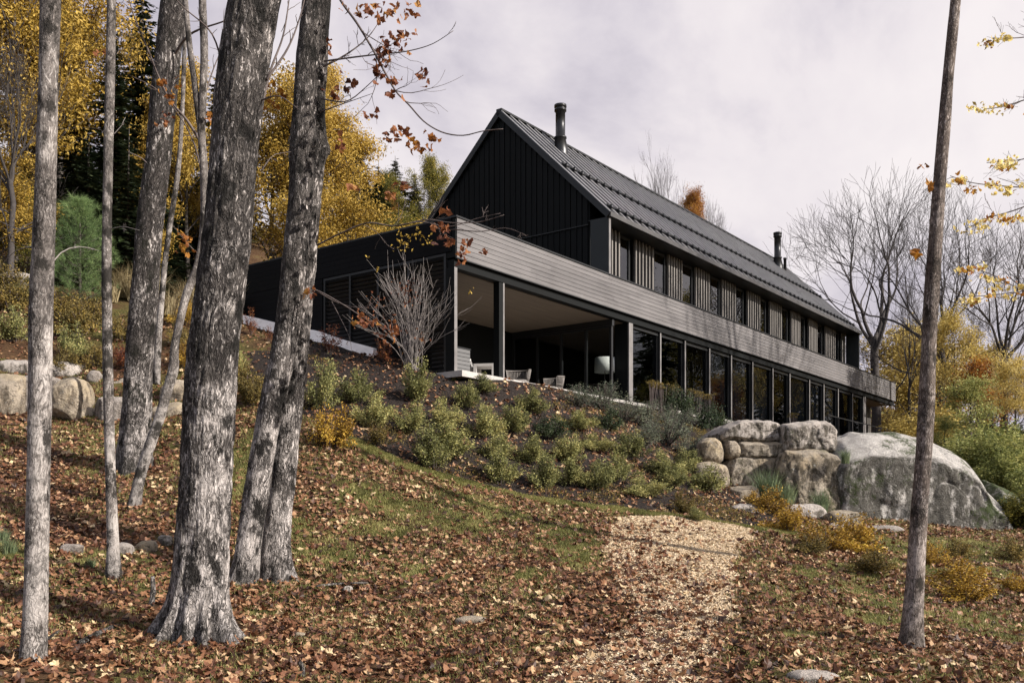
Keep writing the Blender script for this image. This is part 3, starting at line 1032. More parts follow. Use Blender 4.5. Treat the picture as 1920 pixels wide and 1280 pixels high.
def blades(P, H, w, rs, lean=.35, droop=.0):
    """grass blades of two quads each, bent over"""
    n = len(P)
    a = rs.uniform(0, 2 * np.pi, n)
    d = np.stack([np.cos(a), np.sin(a), 0 * a], -1)
    s = np.stack([-np.sin(a), np.cos(a), 0 * a], -1) * (np.broadcast_to(w, (n,)) * .5)[:, None]
    H = np.broadcast_to(H, (n,))[:, None]
    ln = rs.uniform(.1, 1, n)[:, None] * lean
    up = np.array((0, 0, 1.0))
    p1 = P + up * H * .55 + d * H * ln * .35
    p2 = P + up * H * (1 - droop) + d * H * ln * 1.1
    V = np.stack([P - s, P + s, p1 + s * .75, p1 - s * .75, p2], 1).reshape(-1, 3)
    i = np.arange(n)[:, None] * 5
    return V, [i + np.array([[0, 1, 2, 3]]), i + np.array([[3, 2, 4]])]


def grow(rs, p, d, L, r, lev, mx, segs, tips, up=.12, spread=.75, kids=(2, 4), jit=.14, taper=.62, ratio=(.58, .82)):
    n = 5 if lev < 3 else 4
    P = [p]
    q, dd = np.array(p, float), np.array(d, float)
    for i in range(n):
        dd = nrm(dd + rs.normal(0, jit, 3) + np.array((0, 0, up)))
        q = q + dd * L / n
        P.append(q)
    P = np.array(P)
    segs.append((P, np.linspace(r, r * taper, n + 1), lev))
    if lev >= mx:
        tips.append(q)
        return
    tips_here = lev >= mx - 1
    if tips_here: tips.append(q)
    for c in range(rs.integers(kids[0], kids[1] + 1)):
        k = rs.uniform(.35, 1.0) if lev > 0 else rs.uniform(.45, 1.0)
        j = min(int(k * n), n - 1)
        o = P[j] + (P[j + 1] - P[j]) * (k * n - j)
        ax = nrm(np.cross(dd, rs.normal(0, 1, 3)))
        an = spread * rs.uniform(.6, 1.2)
        nd = nrm(dd * math.cos(an) + ax * math.sin(an))
        grow(rs, o, nd, L * rs.uniform(*ratio), r * taper * rs.uniform(.6, .8), lev + 1, mx, segs, tips, up, spread, kids, jit, taper, ratio)
    grow(rs, q, dd, L * rs.uniform(*ratio), r * taper * .92, lev + 1, mx, segs, tips, up, spread, kids, jit, taper, ratio)


def segs_mesh(mb, segs, rmin=.008):
    for P, R, lev in segs:
        mb.tube(P, np.maximum(R, rmin), 10 if lev == 0 else (6 if lev < 3 else 4), cap=False)


def broadleaf(seed, h=10.0, r=.16, mx=4, leaves=14000, leaf=.17, clump=.5, low=.28, spread=.8, kids=(2, 3)):
    """trunk mesh and crown mesh of one broadleaved tree, base at the origin"""
    rs = np.random.default_rng(seed)
    segs, tips = [], []
    P = [np.array((0, 0, -.5))]
    q = np.array((0., 0, -.5))
    for i in range(9):
        q = q + np.array((rs.normal(0, .035 * h / 9), rs.normal(0, .035 * h / 9), h * .85 / 9))
        P.append(q)
    P = np.array(P)
    segs.append((P, np.linspace(r * 1.15, r * .3, len(P)), 0))
    nb = 13
    for i in range(nb):
        k = low + (1 - low) * (i + rs.uniform(0, .8)) / nb
        j = min(int(k * 9), 8)
        o = P[j] + (P[j + 1] - P[j]) * (k * 9 - j)
        a = i * 2.4 + rs.uniform(-.5, .5)
        L = h * .25 * (1.15 - .75 * abs(k - low - .15)) * rs.uniform(.8, 1.15)
        nd = nrm(np.array((math.cos(a), math.sin(a), rs.uniform(.25, .8) + .5 * k)))
        grow(rs, o, nd, L * .75, r * .42 * (1.1 - k * .7), 1, mx, segs, tips, .10, spread, kids)
    tips = np.array(tips)
    mb = MB()
    segs_mesh(mb, segs)
    m = max(1, leaves // len(tips))
    w = np.clip(rs.normal(1, .6, len(tips)), 0, 3) * (rs.uniform(0, 1, len(tips)) > .45) * 1.75
    cnt = (m * w).astype(int)
    C = np.repeat(tips, cnt, 0)
    C = C + rs.normal(0, clump, C.shape) * np.array((1, 1, .62))
    V, Q = leafquads(C, leaf, rs, .6)
    return mb.mesh('tree_wood', True), mkmesh('tree_leaves', V, [Q])


def bare_tree(seed, h=15.0, r=.26, mx=6, up=.06, spread=.62, fork=.45):
    rs = np.random.default_rng(seed)
    segs, tips = [], []
    P = np.array([(rs.normal(0, .1), rs.normal(0, .1), z) for z in np.linspace(-.6, h * fork, 6)])
    segs.append((P, np.linspace(r * 1.15, r * .8, 6), 0))
    for i in range(8):
        a = i * 2.2 + rs.uniform(-.4, .4)
        low = i >= 5
        nd = nrm(np.array((math.cos(a) * (1.0 if low else .62), math.sin(a) * (1.0 if low else .62), .75 if low else 1.0)))
        o = P[-1] - np.array((0, 0, rs.uniform(.12, .3) * h if low else rs.uniform(0, .06) * h))
        grow(rs, o, nd, h * (.17 if low else .215), r * (rs.uniform(.22, .3) if low else rs.uniform(.4, .55)), 1, mx, segs, tips, up, spread, (1, 3), .13, .64, (.62, .86))
    mb = MB()
    segs_mesh(mb, segs, .007)
    return mb.mesh('bare_wood', True), np.array(tips)


def conifer(seed, h=14.0, rad=2.6, power=.9, ragged=.25, spray=.5, dens=1.0):
    rs = np.random.default_rng(seed)
    mb = MB().tube([(0, 0, -.5), (0, 0, h * .5), (rs.normal(0, .05), 0, h)], [.011 * h + .05, .007 * h, .012], 8)
    Vs, n = [], 0
    z = h * .05
    while z < h * .985:
        k = 1 - z / h
        R = rad * k ** power
        nb = max(3, int((5 + 5 * k) * dens))
        a0 = rs.uniform(0, 6.28)
        for i in range(nb):
            a = a0 + i * 6.283 / nb + rs.uniform(-.25, .25)
            L = R * rs.uniform(1 - ragged * 1.6, 1 + ragged)
            if L < .12: continue
            m = max(3, int(L / .1 * dens))
            f = np.linspace(.08, 1, m)
            dz = (.12 - .34 * f * (.5 + k)) * L + .12 * L * f ** 3
            B = np.stack([math.cos(a) * L * f, math.sin(a) * L * f, z + dz], -1)
            for sd in (-1, 1, 0):
                side = a + sd * rs.uniform(.6, 1.1, m)
                D = nrm(np.stack([np.cos(side), np.sin(side), rs.uniform(-.55, .1, m)], -1))
                Lg = spray * (1.15 - .75 * f) * rs.uniform(.6, 1.2, m) * min(1, .35 + L / 2)
                S = nrm(np.cross(D, np.stack([rs.normal(0, .35, m), rs.normal(0, .35, m), np.ones(m)], -1))) * (Lg * .22)[:, None]
                E = B + D * Lg[:, None]
                Mi = B + D * Lg[:, None] * .45
                Vs.append(np.stack([B, Mi + S, E, Mi - S], 1).reshape(-1, 3))
        z += h * .023 * rs.uniform(.7, 1.3) / dens
    V = np.concatenate(Vs)
    return mb.mesh('conifer_wood', True), mkmesh('conifer_needles', V, [np.arange(len(V)).reshape(-1, 4)])


def soft_pine(seed, h=3.6, rad=1.25):
    rs = np.random.default_rng(seed)
    mb = MB().tube([(0, 0, -.3), (0, 0, h * .6), (0, 0, h * .97)], [.06, .035, .008], 8)
    Vs = []
    tri = 0
    for w in range(13):
        z = h * (.08 + .86 * w / 12)
        k = (1 - .85 * (w / 12) ** 1.8) * (.75 + .25 * min(1, w / 3))
        for i in range(7):
            a = i * .9 + w * 1.7 + rs.uniform(-.3, .3)
            L = rad * k * rs.uniform(.7, 1.1)
            f = np.linspace(0, 1, 7)
            B = np.stack([math.cos(a) * L * f, math.sin(a) * L * f, z + L * (.25 * f + .35 * f ** 2)], -1)
            mb.tube(B, np.linspace(.014, .004, 7), 4, False)
            for j in range(2, 7):
                for q in range(2):
                    c = B[j] + rs.normal(0, .07, 3)
                    n = 26
                    D = nrm(rs.normal(0, .75, (n, 3)) + nrm(np.array((math.cos(a), math.sin(a), .7))) * 1.1)
                    V, T = spikes(np.repeat(c[None], n, 0) + D * .02, D, rs.uniform(.15, .26, n), np.full(n, .0055), rs)
                    Vs.append(V)
    V = np.concatenate(Vs)
    return mb.mesh('pine_wood', True), mkmesh('pine_needles', V, [np.arange(len(V)).reshape(-1, 3)])


def shrub(seed, w=.8, h=.75, n=2600, leaf=.05, stems=26, gap=.0, flat=1.0):
    rs = np.random.default_rng(seed)
    mb = MB()
    tips = []
    for i in range(stems):
        a = rs.uniform(0, 6.28)
        k = rs.uniform(0, 1) ** .6 * (1 + .22 * math.sin(2 * a + seed))
        e = np.array((math.cos(a) * k * w * .48, math.sin(a) * k * w * .48, h * (1 - .5 * k ** 2 * flat) * rs.uniform(.5, 1.15)))
        b = e * np.array((.12, .12, 0)) + np.array((0, 0, -.04))
        m = b * .45 + e * .55 + np.array((0, 0, .08 * h))
        P = np.array([b, m, e])
        mb.tube(P, [.008, .006, .003], 4, False)
        tips.append(P)
    C = []
    per = n // stems
    for P in tips:
        f = rs.uniform(.12, 1.03, per) ** .75
        q = (1 - f)[:, None] ** 2 * P[0] + 2 * (f * (1 - f))[:, None] * P[1] + (f ** 2)[:, None] * P[2]
        C.append(q + rs.normal(0, .038 * w + .012, (per, 3)))
    C = np.concatenate(C)
    C[:, 2] = np.abs(C[:, 2]) + .01
    V, Q = leafquads(C, leaf, rs, .45, 1.0, .5)
    return mb.mesh('shrub_wood', True), mkmesh('shrub_leaves', V, [Q])


def grass_tuft(seed, n=260, h=.6, w=.012, rad=.18, lean=.7):
    rs = np.random.default_rng(seed)
    a = rs.uniform(0, 6.28, n)
    k = np.sqrt(rs.uniform(0, 1, n)) * rad
    P = np.stack([np.cos(a) * k, np.sin(a) * k, np.full(n, -.02)], -1)
    V, Fs = blades(P, h * rs.uniform(.5, 1.1, n), w, rs, lean, .12)
    return mkmesh('grass_tuft', V, Fs)


def plant(name, label, cat, group, wood, leaf, wmat, lmat, loc, sc=1.0, rz=0.0, parts=('trunk', 'crown'), sx=1.0):
    """one plant with its two parts; the part meshes may be shared, the leaf colour is set per plant"""
    r = thing(name, label, cat, loc, group, rz)
    r.scale = (sc * sx, sc * sx, sc)
    for nm, me, mt in ((parts[0], wood, wmat), (parts[1], leaf, lmat)):
        if me is None: continue
        if not me.materials: me.materials.append(M[mt])
        o = link(nm, me, None, r)
        o.material_slots[0].link = 'OBJECT'
        o.material_slots[0].material = M[mt]
    return r


def ground_at(x, y):
    return np.array((x, y, float(gz(x, y)[0])))


def at(u, Y, dz=0.0):
    x = (u - CX) / F * Y
    p = ground_at(x, Y)
    p[2] += dz
    return p


# ---------------------------------------------------------------- foreground trees
def resample(path, step):
    path = np.asarray(path, float)
    d = np.concatenate([[0], np.cumsum(np.linalg.norm(np.diff(path[:, :3], axis=0), axis=1))])
    # smooth (Catmull-Rom through the given points)
    n = max(int(d[-1] / step), 4)
    s = np.linspace(0, d[-1], n)
    out = np.empty((n, path.shape[1]))
    m = np.gradient(path, d, axis=0)
    for c in range(path.shape[1]):
        i = np.clip(np.searchsorted(d, s, 'right') - 1, 0, len(d) - 2)
        h = d[i + 1] - d[i]
        x = (s - d[i]) / h
        out[:, c] = ((2 * x ** 3 - 3 * x ** 2 + 1) * path[i, c] + (x ** 3 - 2 * x ** 2 + x) * h * m[i, c]
                     + (-2 * x ** 3 + 3 * x ** 2) * path[i + 1, c] + (x ** 3 - x ** 2) * h * m[i + 1, c])
    return out


def trunk_mesh(pts, base, seg=40, step=.05, seed=0, flare=0.0, lump=.035, rough=.02, roots=6, knots=(), lobes=()):
    """pts: (x, y, z, radius) up the trunk, world; returns mesh local to base"""
    R = resample(pts, step)
    P, r = R[:, :3], R[:, 3]
    a = np.linspace(0, 2 * np.pi, seg, endpoint=False)
    n = len(P)
    T = nrm(np.gradient(P, axis=0))
    X = nrm(np.cross(np.cross(T, np.array((1., 0, 0))), T))
    Yv = np.cross(T, X)
    ca, sa = np.cos(a), np.sin(a)
    Q = np.stack([np.broadcast_to(ca, (n, seg)) * 1.3, np.broadcast_to(sa, (n, seg)) * 1.3, np.broadcast_to((P[:, 2] * 1.1)[:, None], (n, seg))], -1).reshape(-1, 3)
    f = lump * 1.6 * fbm(Q * 1.1 + seed * 3.7, 3, seed)
    Q2 = np.stack([np.broadcast_to(ca, (n, seg)) * 7, np.broadcast_to(sa, (n, seg)) * 7, np.broadcast_to((P[:, 2] * 3.2)[:, None], (n, seg))], -1).reshape(-1, 3)
    g = rough * 1.6 * (np.abs(fbm(Q2 + seed, 3, seed + 20)) * 2 - .5)
    k = (1 + f + g).reshape(n, seg)
    if flare:
        hgt = np.clip(P[:, 2] - base[2], 0, None)
        e = np.exp(-hgt / .28)[:, None]
        ph = np.random.default_rng(seed).uniform(0, 6.28, 3)
        lob = .45 + .55 * np.maximum(0, np.cos(a * roots / 2 + ph[0])) ** 2 + .35 * np.cos(a * 3 + ph[1]) + .25 * np.cos(a * 2 + ph[2])
        k = k + flare * e * np.maximum(lob, .05)[None]
    for (ak, amp, wd, hs) in lobes:
        da = (a - ak + np.pi) % (2 * np.pi) - np.pi
        hgt = np.clip(P[:, 2] - base[2] + .1, 0, None)
        k = k + amp * np.exp(-hgt / hs)[:, None] * np.exp(-(da / wd) ** 2)[None]
    for (zk, ak, amp, sz) in knots:
        da = (a - ak + np.pi) % (2 * np.pi) - np.pi
        k = k + amp * np.exp(-((P[:, 2] - zk) / sz) ** 2)[:, None] * np.exp(-(da / .6) ** 2)[None]
    V = P[:, None] + (r[:, None] * k)[..., None] * (X[:, None] * ca[None, :, None] + Yv[:, None] * sa[None, :, None])
    V = V.reshape(-1, 3) - base
    i = np.arange(n - 1)[:, None] * seg
    j = np.arange(seg)[None]
    kk = (j + 1) % seg
    Qd = np.stack([i + j, i + kk, i + kk + seg, i + j + seg], -1).reshape(-1, 4)
    return V, Qd


def px_path(lst, Y, dY=0.0):
    """photo-pixel centre line (u, v, width) at distance Y -> world points with radius"""
    out = []
    n = len(lst)
    for i, (u, v, w) in enumerate(lst):
        y = Y + dY * i / (n - 1)
        out.append((*px(u, v, y), w / 2 / F * y))
    return np.array(out)


def extend(path, h, lean=None, taper=.45, n=3):
    p, q = path[-1], path[-2]
    d = nrm(p[:3] - q[:3]) if lean is None else nrm(np.array(lean, float))
    ex = []
    for i in range(1, n + 1):
        k = i / n
        ex.append((*(p[:3] + d * h * k + np.array((.25 * math.sin(i * 2), .2 * math.cos(i * 3), 0)) * k), p[3] * (1 - (1 - taper) * k)))
    return np.concatenate([path, np.array(ex)])


def twigs(mb, rs, p, d, L, r, lev, mx, tips=None, spread=.6, up=.05, kids=(2, 4), jit=.16):
    segs, tp = [], []
    grow(rs, p, d, L, r, lev, mx, segs, tp, up, spread, kids, jit, .55, (.5, .78))
    for P, R, l in segs:
        mb.tube(P, np.maximum(R, .0022), 5 if l < 2 else 4, cap=False)
    if tips is not None: tips.extend(tp)
    return tp


MAPLE = np.array([(0, -.46), (.16, -.30), (.40, -.30), (.38, -.06), (.50, .16), (.30, .26), (.22, .42), (0, .58), (-.22, .42), (-.30, .26), (-.50, .16), (-.38, -.06), (-.40, -.30), (-.16, -.30)])


def maple_leaves(P, size, rs, N=None, tilt=.5, curl=.5):
    """lobed leaves as 14-point fans about a raised centre, each curled its own way"""
    n = len(P)
    if N is None:
        N = nrm(rs.normal(0, 1, (n, 3)))
    else:
        N = nrm(N + rs.normal(0, 1, (n, 3)) * np.asarray(tilt).reshape(-1, 1))
    T = nrm(np.cross(N, rs.normal(0, 1, (n, 3))))
    B = np.cross(N, T)
    m = len(MAPLE)
    U = MAPLE[None] * (1 + rs.normal(0, .12, (n, m, 1)))
    sx = rs.uniform(.62, 1.05, (n, 1))
    x, y = U[..., 0] * sx, U[..., 1]
    c1, c2, c3 = rs.normal(0, curl, (n, 1)), rs.normal(.12, curl, (n, 1)), rs.normal(0, curl, (n, 1))
    z = c1 * x * x * 2 + c2 * y * y * 1.4 + c3 * x * y * 1.6 + rs.normal(0, .04, (n, m))
    sz = (np.asarray(size) * np.ones(n)).reshape(-1, 1, 1)
    V = P[:, None] + sz * (x[..., None] * T[:, None] + y[..., None] * B[:, None] + z[..., None] * N[:, None])
    Cn = P[:, None] + N[:, None] * sz * rs.uniform(-.1, .06, (n, 1, 1))
    V = np.concatenate([V, Cn], 1).reshape(-1, 3)
    k = np.arange(m)
    tri = np.stack([k, (k + 1) % m, np.full(m, m)], -1)
    Fc = (np.arange(n)[:, None, None] * (m + 1) + tri[None]).reshape(-1, 3)
    return V, Fc


def fg_tree(name, label, cat, base, stems, bark, group=None):
    r = thing(name, label, cat, base, group)
    for (pts, kw) in stems:
        V, Q = trunk_mesh(pts, base, **kw)
        link('trunk', mkmesh('trunk', V, [Q], True), M[bark], r)
    return r


def add_branches(tree, base, specs, mat='twig', seed=0):
    """specs: (world polyline, radius, twig levels, number of twigs)"""
    rs = np.random.default_rng(seed)
    out = []
    for (line, rad, lv, nt) in specs:
        mb = MB()
        L = resample(np.asarray(line, float), .08)
        mb.tube(L - base, np.linspace(rad, rad * .3, len(L)), 6)
        for i in range(nt):
            k = rs.uniform(.25, 1)
            j = min(int(k * (len(L) - 1)), len(L) - 2)
            d = nrm(L[j + 1] - L[j])
            nd = nrm(d + rs.normal(0, .6, 3))
            tl = np.linalg.norm(L[-1] - L[0]) * .3 * rs.uniform(.5, 1.1) * (1.1 - .5 * k)
            tp = twigs(mb, rs, L[j] - base, nd, tl * .55, rad * .45 * (1.1 - .6 * k), 4 - lv, 3)
        out.append(link('branch', mb.mesh('branch', True), M[mat], tree))
    return out


ROOT = {}
# big double-width maple left of centre
Y = 11.0
b5 = px(370, 1212, Y)
p5 = px_path([(366, 1262, 112), (368, 1222, 110), (371, 1150, 104), (376, 1080, 100), (384, 950, 96), (390, 820, 93), (397, 690, 92), (414, 540, 90), (430, 400, 86), (441, 270, 86), (450, 170, 90), (462, 90, 92), (478, 0, 92), (492, -80, 86)], Y)
p5 = extend(p5, 6.0, (.1, .06, 1))
t5 = fg_tree('maple_tree', 'thickest foreground trunk with grey cracked bark and flared roots', 'tree', b5,
             [(p5, dict(seg=144, step=.03, seed=5, flare=.16, lump=.04, rough=.04, roots=7, lobes=[(3.1, 2.3, .2, .27), (-.55, 2.3, .17, .27), (-1.1, 1.5, .13, .24), (-1.62, 1.25, .14, .22), (-2.2, 1.5, .16, .24), (.15, 1.5, .2, .25), (1.2, 1.2, .3, .22), (2.2, 1.2, .3, .22)]))], 'bark_maple')
# leftmost trunk
Y = 9.3
b1 = px(58, 1300, Y)
p1 = px_path([(57, 1330, 52), (60, 1260, 48), (66, 1150, 44), (70, 1000, 42), (73, 860, 41), (76, 700, 42), (78, 560, 42), (84, 400, 39), (88, 250, 36), (92, 120, 35), (95, 0, 37), (97, -60, 36)], Y)
t1 = fg_tree('beech_tree', 'leftmost foreground trunk with pale smooth banded bark', 'tree', b1,
             [(extend(p1, 5.0), dict(seg=36, step=.035, seed=31, flare=.3, lump=.05, rough=.022))], 'bark_beech')
# thin trunk
Y = 13.6
b2 = px(213, 1076, Y)
p2 = px_path([(214, 1095, 27), (213, 1060, 23), (210, 960, 20), (206, 860, 19), (203, 740, 19), (201, 640, 18), (200, 520, 18), (201, 400, 17), (204, 250, 17), (207, 120, 17), (209, 0, 16), (210, -70, 16)], Y)
t2 = fg_tree('young_beech', 'slim straight trunk between the leftmost trunk and the leaning dark one', 'tree', b2,
             [(extend(p2, 4.5), dict(seg=24, step=.05, seed=14, flare=.35, lump=.06, rough=.02))], 'bark_beech')
# dark leaning trunk
Y = 20.0
b3 = px(248, 878, Y)
p3 = px_path([(246, 905, 74), (249, 872, 64), (254, 800, 56), (258, 720, 52), (263, 640, 50), (272, 530, 48), (281, 420, 48), (296, 300, 46), (306, 190, 47), (315, 100, 46), (326, 0, 46), (336, -80, 44)], Y)
t3 = fg_tree('maple_tree', 'dark leaning trunk farther up the slope behind the slim one', 'tree', b3,
             [(extend(p3, 7.0), dict(seg=40, step=.06, seed=23, flare=.35, lump=.05, rough=.03))], 'bark_dark')
Y = 20.4
b3b = px(294, 705, 22.3)
p3b = px_path([(293, 720, 15), (296, 650, 13), (303, 560, 11), (312, 470, 10), (322, 400, 10), (333, 330, 9), (340, 240, 8), (345, 120, 8), (348, 0, 7), (350, -60, 7)], 22.3)
fg_tree('young_beech', 'thinnest pale stem just right of the dark leaning trunk', 'tree', b3b, [(extend(p3b, 3.0), dict(seg=14, step=.09, seed=3, lump=.06, rough=.01))], 'bark_beech')
# crooked forked stem
Y = 17.5
b4 = px(252, 943, Y)
p4 = px_path([(250, 958, 24), (254, 930, 21), (266, 880, 20), (281, 835, 20), (298, 785, 19), (314, 730, 18), (325, 690, 19), (327, 655, 16), (338, 600, 15), (352, 545, 15), (367, 510, 15), (377, 470, 15), (383, 400, 15), (382, 320, 15), (378, 250, 15), (380, 190, 15), (383, 100, 14), (380, 0, 14), (380, -70, 13)], Y)
p4b = px_path([(379, 262, 12), (371, 205, 12), (364, 150, 11), (356, 90, 11), (350, 30, 10), (346, -60, 9)], Y)
t4 = fg_tree('crooked_beech', 'thin crooked stem bending right in front of the dark leaning trunk, forking high up', 'tree', b4,
             [(extend(p4, 3.0), dict(seg=20, step=.05, seed=41, flare=.2, lump=.07, rough=.02)), (extend(p4b, 2.0), dict(seg=14, step=.05, seed=42, lump=.05, rough=.02))], 'bark_beech')
# twin trunks right of the big one
Y = 14.4
b6 = px(480, 1105, Y)
p6a = px_path([(452, 1140, 70), (455, 1108, 58), (461, 1060, 50), (470, 990, 46), (481, 920, 46), (492, 850, 46), (507, 770, 46), (524, 690, 46), (538, 610, 46), (548, 530, 46), (556, 450, 46), (565, 360, 46), (568, 270, 48), (571, 200, 44), (576, 120, 42), (583, 50, 40), (588, 0, 40), (592, -70, 38)], Y - .05)
p6b = px_path([(517, 1125, 80), (515, 1088, 66), (516, 1020, 56), (522, 960, 50), (530, 900, 48), (537, 830, 46), (545, 760, 44), (553, 690, 44), (561, 610, 42), (568, 530, 42), (575, 450, 42), (583, 360, 40), (588, 270, 46), (588, 200, 42), (592, 120, 42), (598, 50, 38), (602, 0, 36), (606, -70, 34)], Y + .32)
t6 = fg_tree('twin_maple', 'twin grey trunks grown together, right of the thickest trunk', 'tree', b6,
             [(extend(p6a, 6.5, (.12, 0, 1)), dict(seg=44, step=.045, seed=61, flare=.25, lobes=[(3.0, .7, .3, .2), (-.9, .8, .25, .2), (-2.2, .7, .25, .18)], lump=.06, rough=.035, knots=[(7.05, 0, .35, .09)])),
              (extend(p6b, 6.5, (.2, .12, 1)), dict(seg=44, step=.045, seed=66, flare=.3, lobes=[(-.3, 1.3, .25, .22), (-1.3, 1.0, .22, .2), (3.0, .8, .3, .2)], lump=.06, rough=.035, knots=[(7.1, 0.2, .4, .1)]))], 'bark_maple')
# right-hand trunk
Y = 11.2
b7 = px(1705, 1228, Y)
p7 = px_path([(1703, 1262, 52), (1706, 1225, 42), (1710, 1170, 37), (1716, 1080, 33), (1722, 980, 31), (1731, 870, 29), (1737, 760, 29), (1741, 660, 27), (1746, 560, 27), (1753, 460, 25), (1761, 350, 23), (1770, 240, 22), (1778, 140, 20), (1786, 60, 20), (1792, 0, 19), (1797, -60, 19)], Y)
t7 = fg_tree('young_maple', 'single slim brown trunk at the right before the giant boulder', 'tree', b7,
             [(extend(p7, 5.0, (.08, .02, 1)), dict(seg=32, step=.035, seed=71, flare=.3, lobes=[(-2.3, .7, .3, .15), (-.6, .8, .3, .15), (3.0, .5, .3, .15)], lump=.045, rough=.02))], 'bark_right')

# branches and the last hanging leaves
def bl(pxs, Y0, Y1=None):
    Y1 = Y1 if Y1 is not None else Y0
    n = len(pxs)
    return [px(u, v, Y0 + (Y1 - Y0) * i / (n - 1)) for i, (u, v) in enumerate(pxs)]


add_branches(t6, b6, [
    (bl([(600, -120), (638, 0), (668, 42), (700, 95), (724, 140), (745, 175), (765, 195), (800, 232), (835, 250), (870, 254), (905, 246), (943, 242)], 14.3, 13.4), .022, 2, 7),
    (bl([(606, 125), (640, 108), (690, 70), (712, 40)], 14.3, 14.6), .016, 2, 6),
    (bl([(608, 115), (660, 108), (710, 102), (765, 96), (812, 82), (850, 58)], 14.3, 13.8), .015, 2, 6),
    (bl([(602, 185), (650, 190), (690, 160), (720, 130)], 14.3, 14), .013, 2, 5),
    (bl([(600, 210), (640, 196), (700, 175)], 14.3, 13.5), .010, 2, 4),
    (bl([(594, 460), (640, 437), (690, 418), (740, 424), (800, 412), (850, 418), (905, 415), (945, 403)], 14.2, 13.4), .014, 2, 5),
    (bl([(740, 424), (790, 416), (840, 425), (900, 408), (938, 400)], 13.8, 13.4), .010, 2, 3),
    (bl([(850, 430), (900, 434), (950, 428), (985, 440)], 13.7, 13.2), .009, 2, 3),
    (bl([(584, 540), (610, 552), (650, 575), (690, 600), (735, 622)], 14.1, 13.6), .012, 2, 4),
    (bl([(592, 545), (640, 570), (690, 578), (745, 572)], 14.1, 13.6), .008, 2, 3),
    (bl([(622, 565), (640, 600), (655, 632), (660, 660)], 14.1, 13.6), .006, 2, 1),
    (bl([(590, 545), (570, 570), (550, 585)], 14.1, 13.6), .006, 3, 1),
], 'twig', 8)
add_branches(t5, b5, [
    (bl([(500, 150), (540, 90), (560, 40), (580, -40)], 11, 11.6), .016, 1, 6), (bl([(485, 190), (520, 180), (560, 205)], 11, 10.6), .011, 1, 4),
    (bl([(490, 200), (508, 130), (530, 70), (545, -20)], 11.2, 12), .02, 1, 5), (bl([(420, 130), (395, 60), (340, 10), (300, -40)], 11, 10.5), .012, 1, 5),
    (bl([(490, 320), (515, 290), (545, 285)], 11, 11.3), .008, 2, 3)], 'twig', 9)
add_branches(t4, b4, [
    (bl([(378, 270), (350, 225), (320, 190), (300, 150), (280, 100), (255, 40), (235, -20)], 17.5, 16.5), .026, 1, 8), (bl([(380, 330), (360, 260), (335, 215), (290, 165), (240, 140)], 17.5, 16.8), .016, 1, 5),
    (bl([(383, 180), (400, 130), (415, 90), (420, 20)], 17.5, 18), .016, 1, 5), (bl([(376, 480), (350, 455), (330, 430)], 17.5, 17), .01, 1, 3)], 'twig', 10)
add_branches(t3, b3, [(bl([(290, 340), (270, 300), (240, 285)], 20, 19.5), .02, 1, 4), (bl([(318, 120), (350, 70), (420, 40), (470, 20)], 20, 19), .03, 1, 6), (bl([(262, 640), (285, 600), (300, 560)], 20, 19.6), .012, 1, 2)], 'twig', 12)
add_branches(t1, b1, [(bl([(92, 500), (120, 470), (150, 462), (185, 470)], 9.3, 9.6), .008, 2, 3), (bl([(70, 420), (40, 430), (0, 415)], 9.3, 9.6), .008, 1, 3), (bl([(78, 460), (30, 470), (0, 500)], 9.3, 9.6), .007, 1, 3)], 'twig_pale', 13)
add_branches(t2, b2, [(bl([(202, 260), (225, 240), (235, 220)], 13.6, 13.6), .008, 2, 2), (bl([(205, 430), (230, 425), (262, 432)], 13.6, 13.4), .006, 2, 2)], 'twig_pale', 15)
add_branches(t7, b7, [(bl([(1770, 240), (1778, 228), (1782, 222)], 11.2, 11.1), .008, 3, 1)], 'twig', 16)


def hang_leaves(tree, base, spots, mat, seed, size=.105):
    rs = np.random.default_rng(seed)
    for (u, v, wu, wv, n, Yd) in spots:
        n = int(n * 1.5)
        q = np.stack([rs.normal(u, wu / 2.6, n), rs.normal(v, wv / 2.6, n)], -1)
        y = Yd + rs.normal(0, .12, n)
        P = np.stack([(q[:, 0] - CX) / F * y, y, EYE + (HY - q[:, 1]) / F * y], -1)
        D = nrm(rs.normal(0, .6, (n, 3)) + np.array((.2, -.5, .1)))
        V, Fc = maple_leaves(P - base, size * rs.uniform(.7, 1.2, n), rs, D, .5, .5)
        link('leaves', mkmesh('leaves', V, [Fc]), M[mat], tree)


hang_leaves(t6, b6, [(700, 22, 34, 34, 12, 14.2), (672, 18, 26, 10, 4, 14.2), (748, 22, 34, 24, 8, 14), (778, 14, 20, 22, 6, 14), (640, 14, 10, 14, 2, 14.2), (738, 78, 60, 34, 18, 13.9), (718, 110, 16, 26, 7, 13.9), (716, 138, 18, 24, 6, 13.9),
                     (742, 152, 22, 12, 4, 13.8), (792, 145, 18, 30, 9, 13.8), (740, 178, 20, 10, 3, 13.8), (703, 215, 10, 12, 2, 13.8), (688, 216, 12, 12, 2, 13.8), (640, 165, 44, 26, 12, 14.4), (740, 250, 14, 28, 7, 13.7), (726, 262, 10, 18, 3, 13.7),
                     (762, 242, 14, 12, 3, 13.7), (618, 80, 10, 26, 4, 14.4)], 'leaf_red', 21)
hang_leaves(t6, b6, [(790, 266, 38, 20, 16, 13.7), (512, 180, 24, 40, 10, 14.6)], 'leaf_orange', 22)
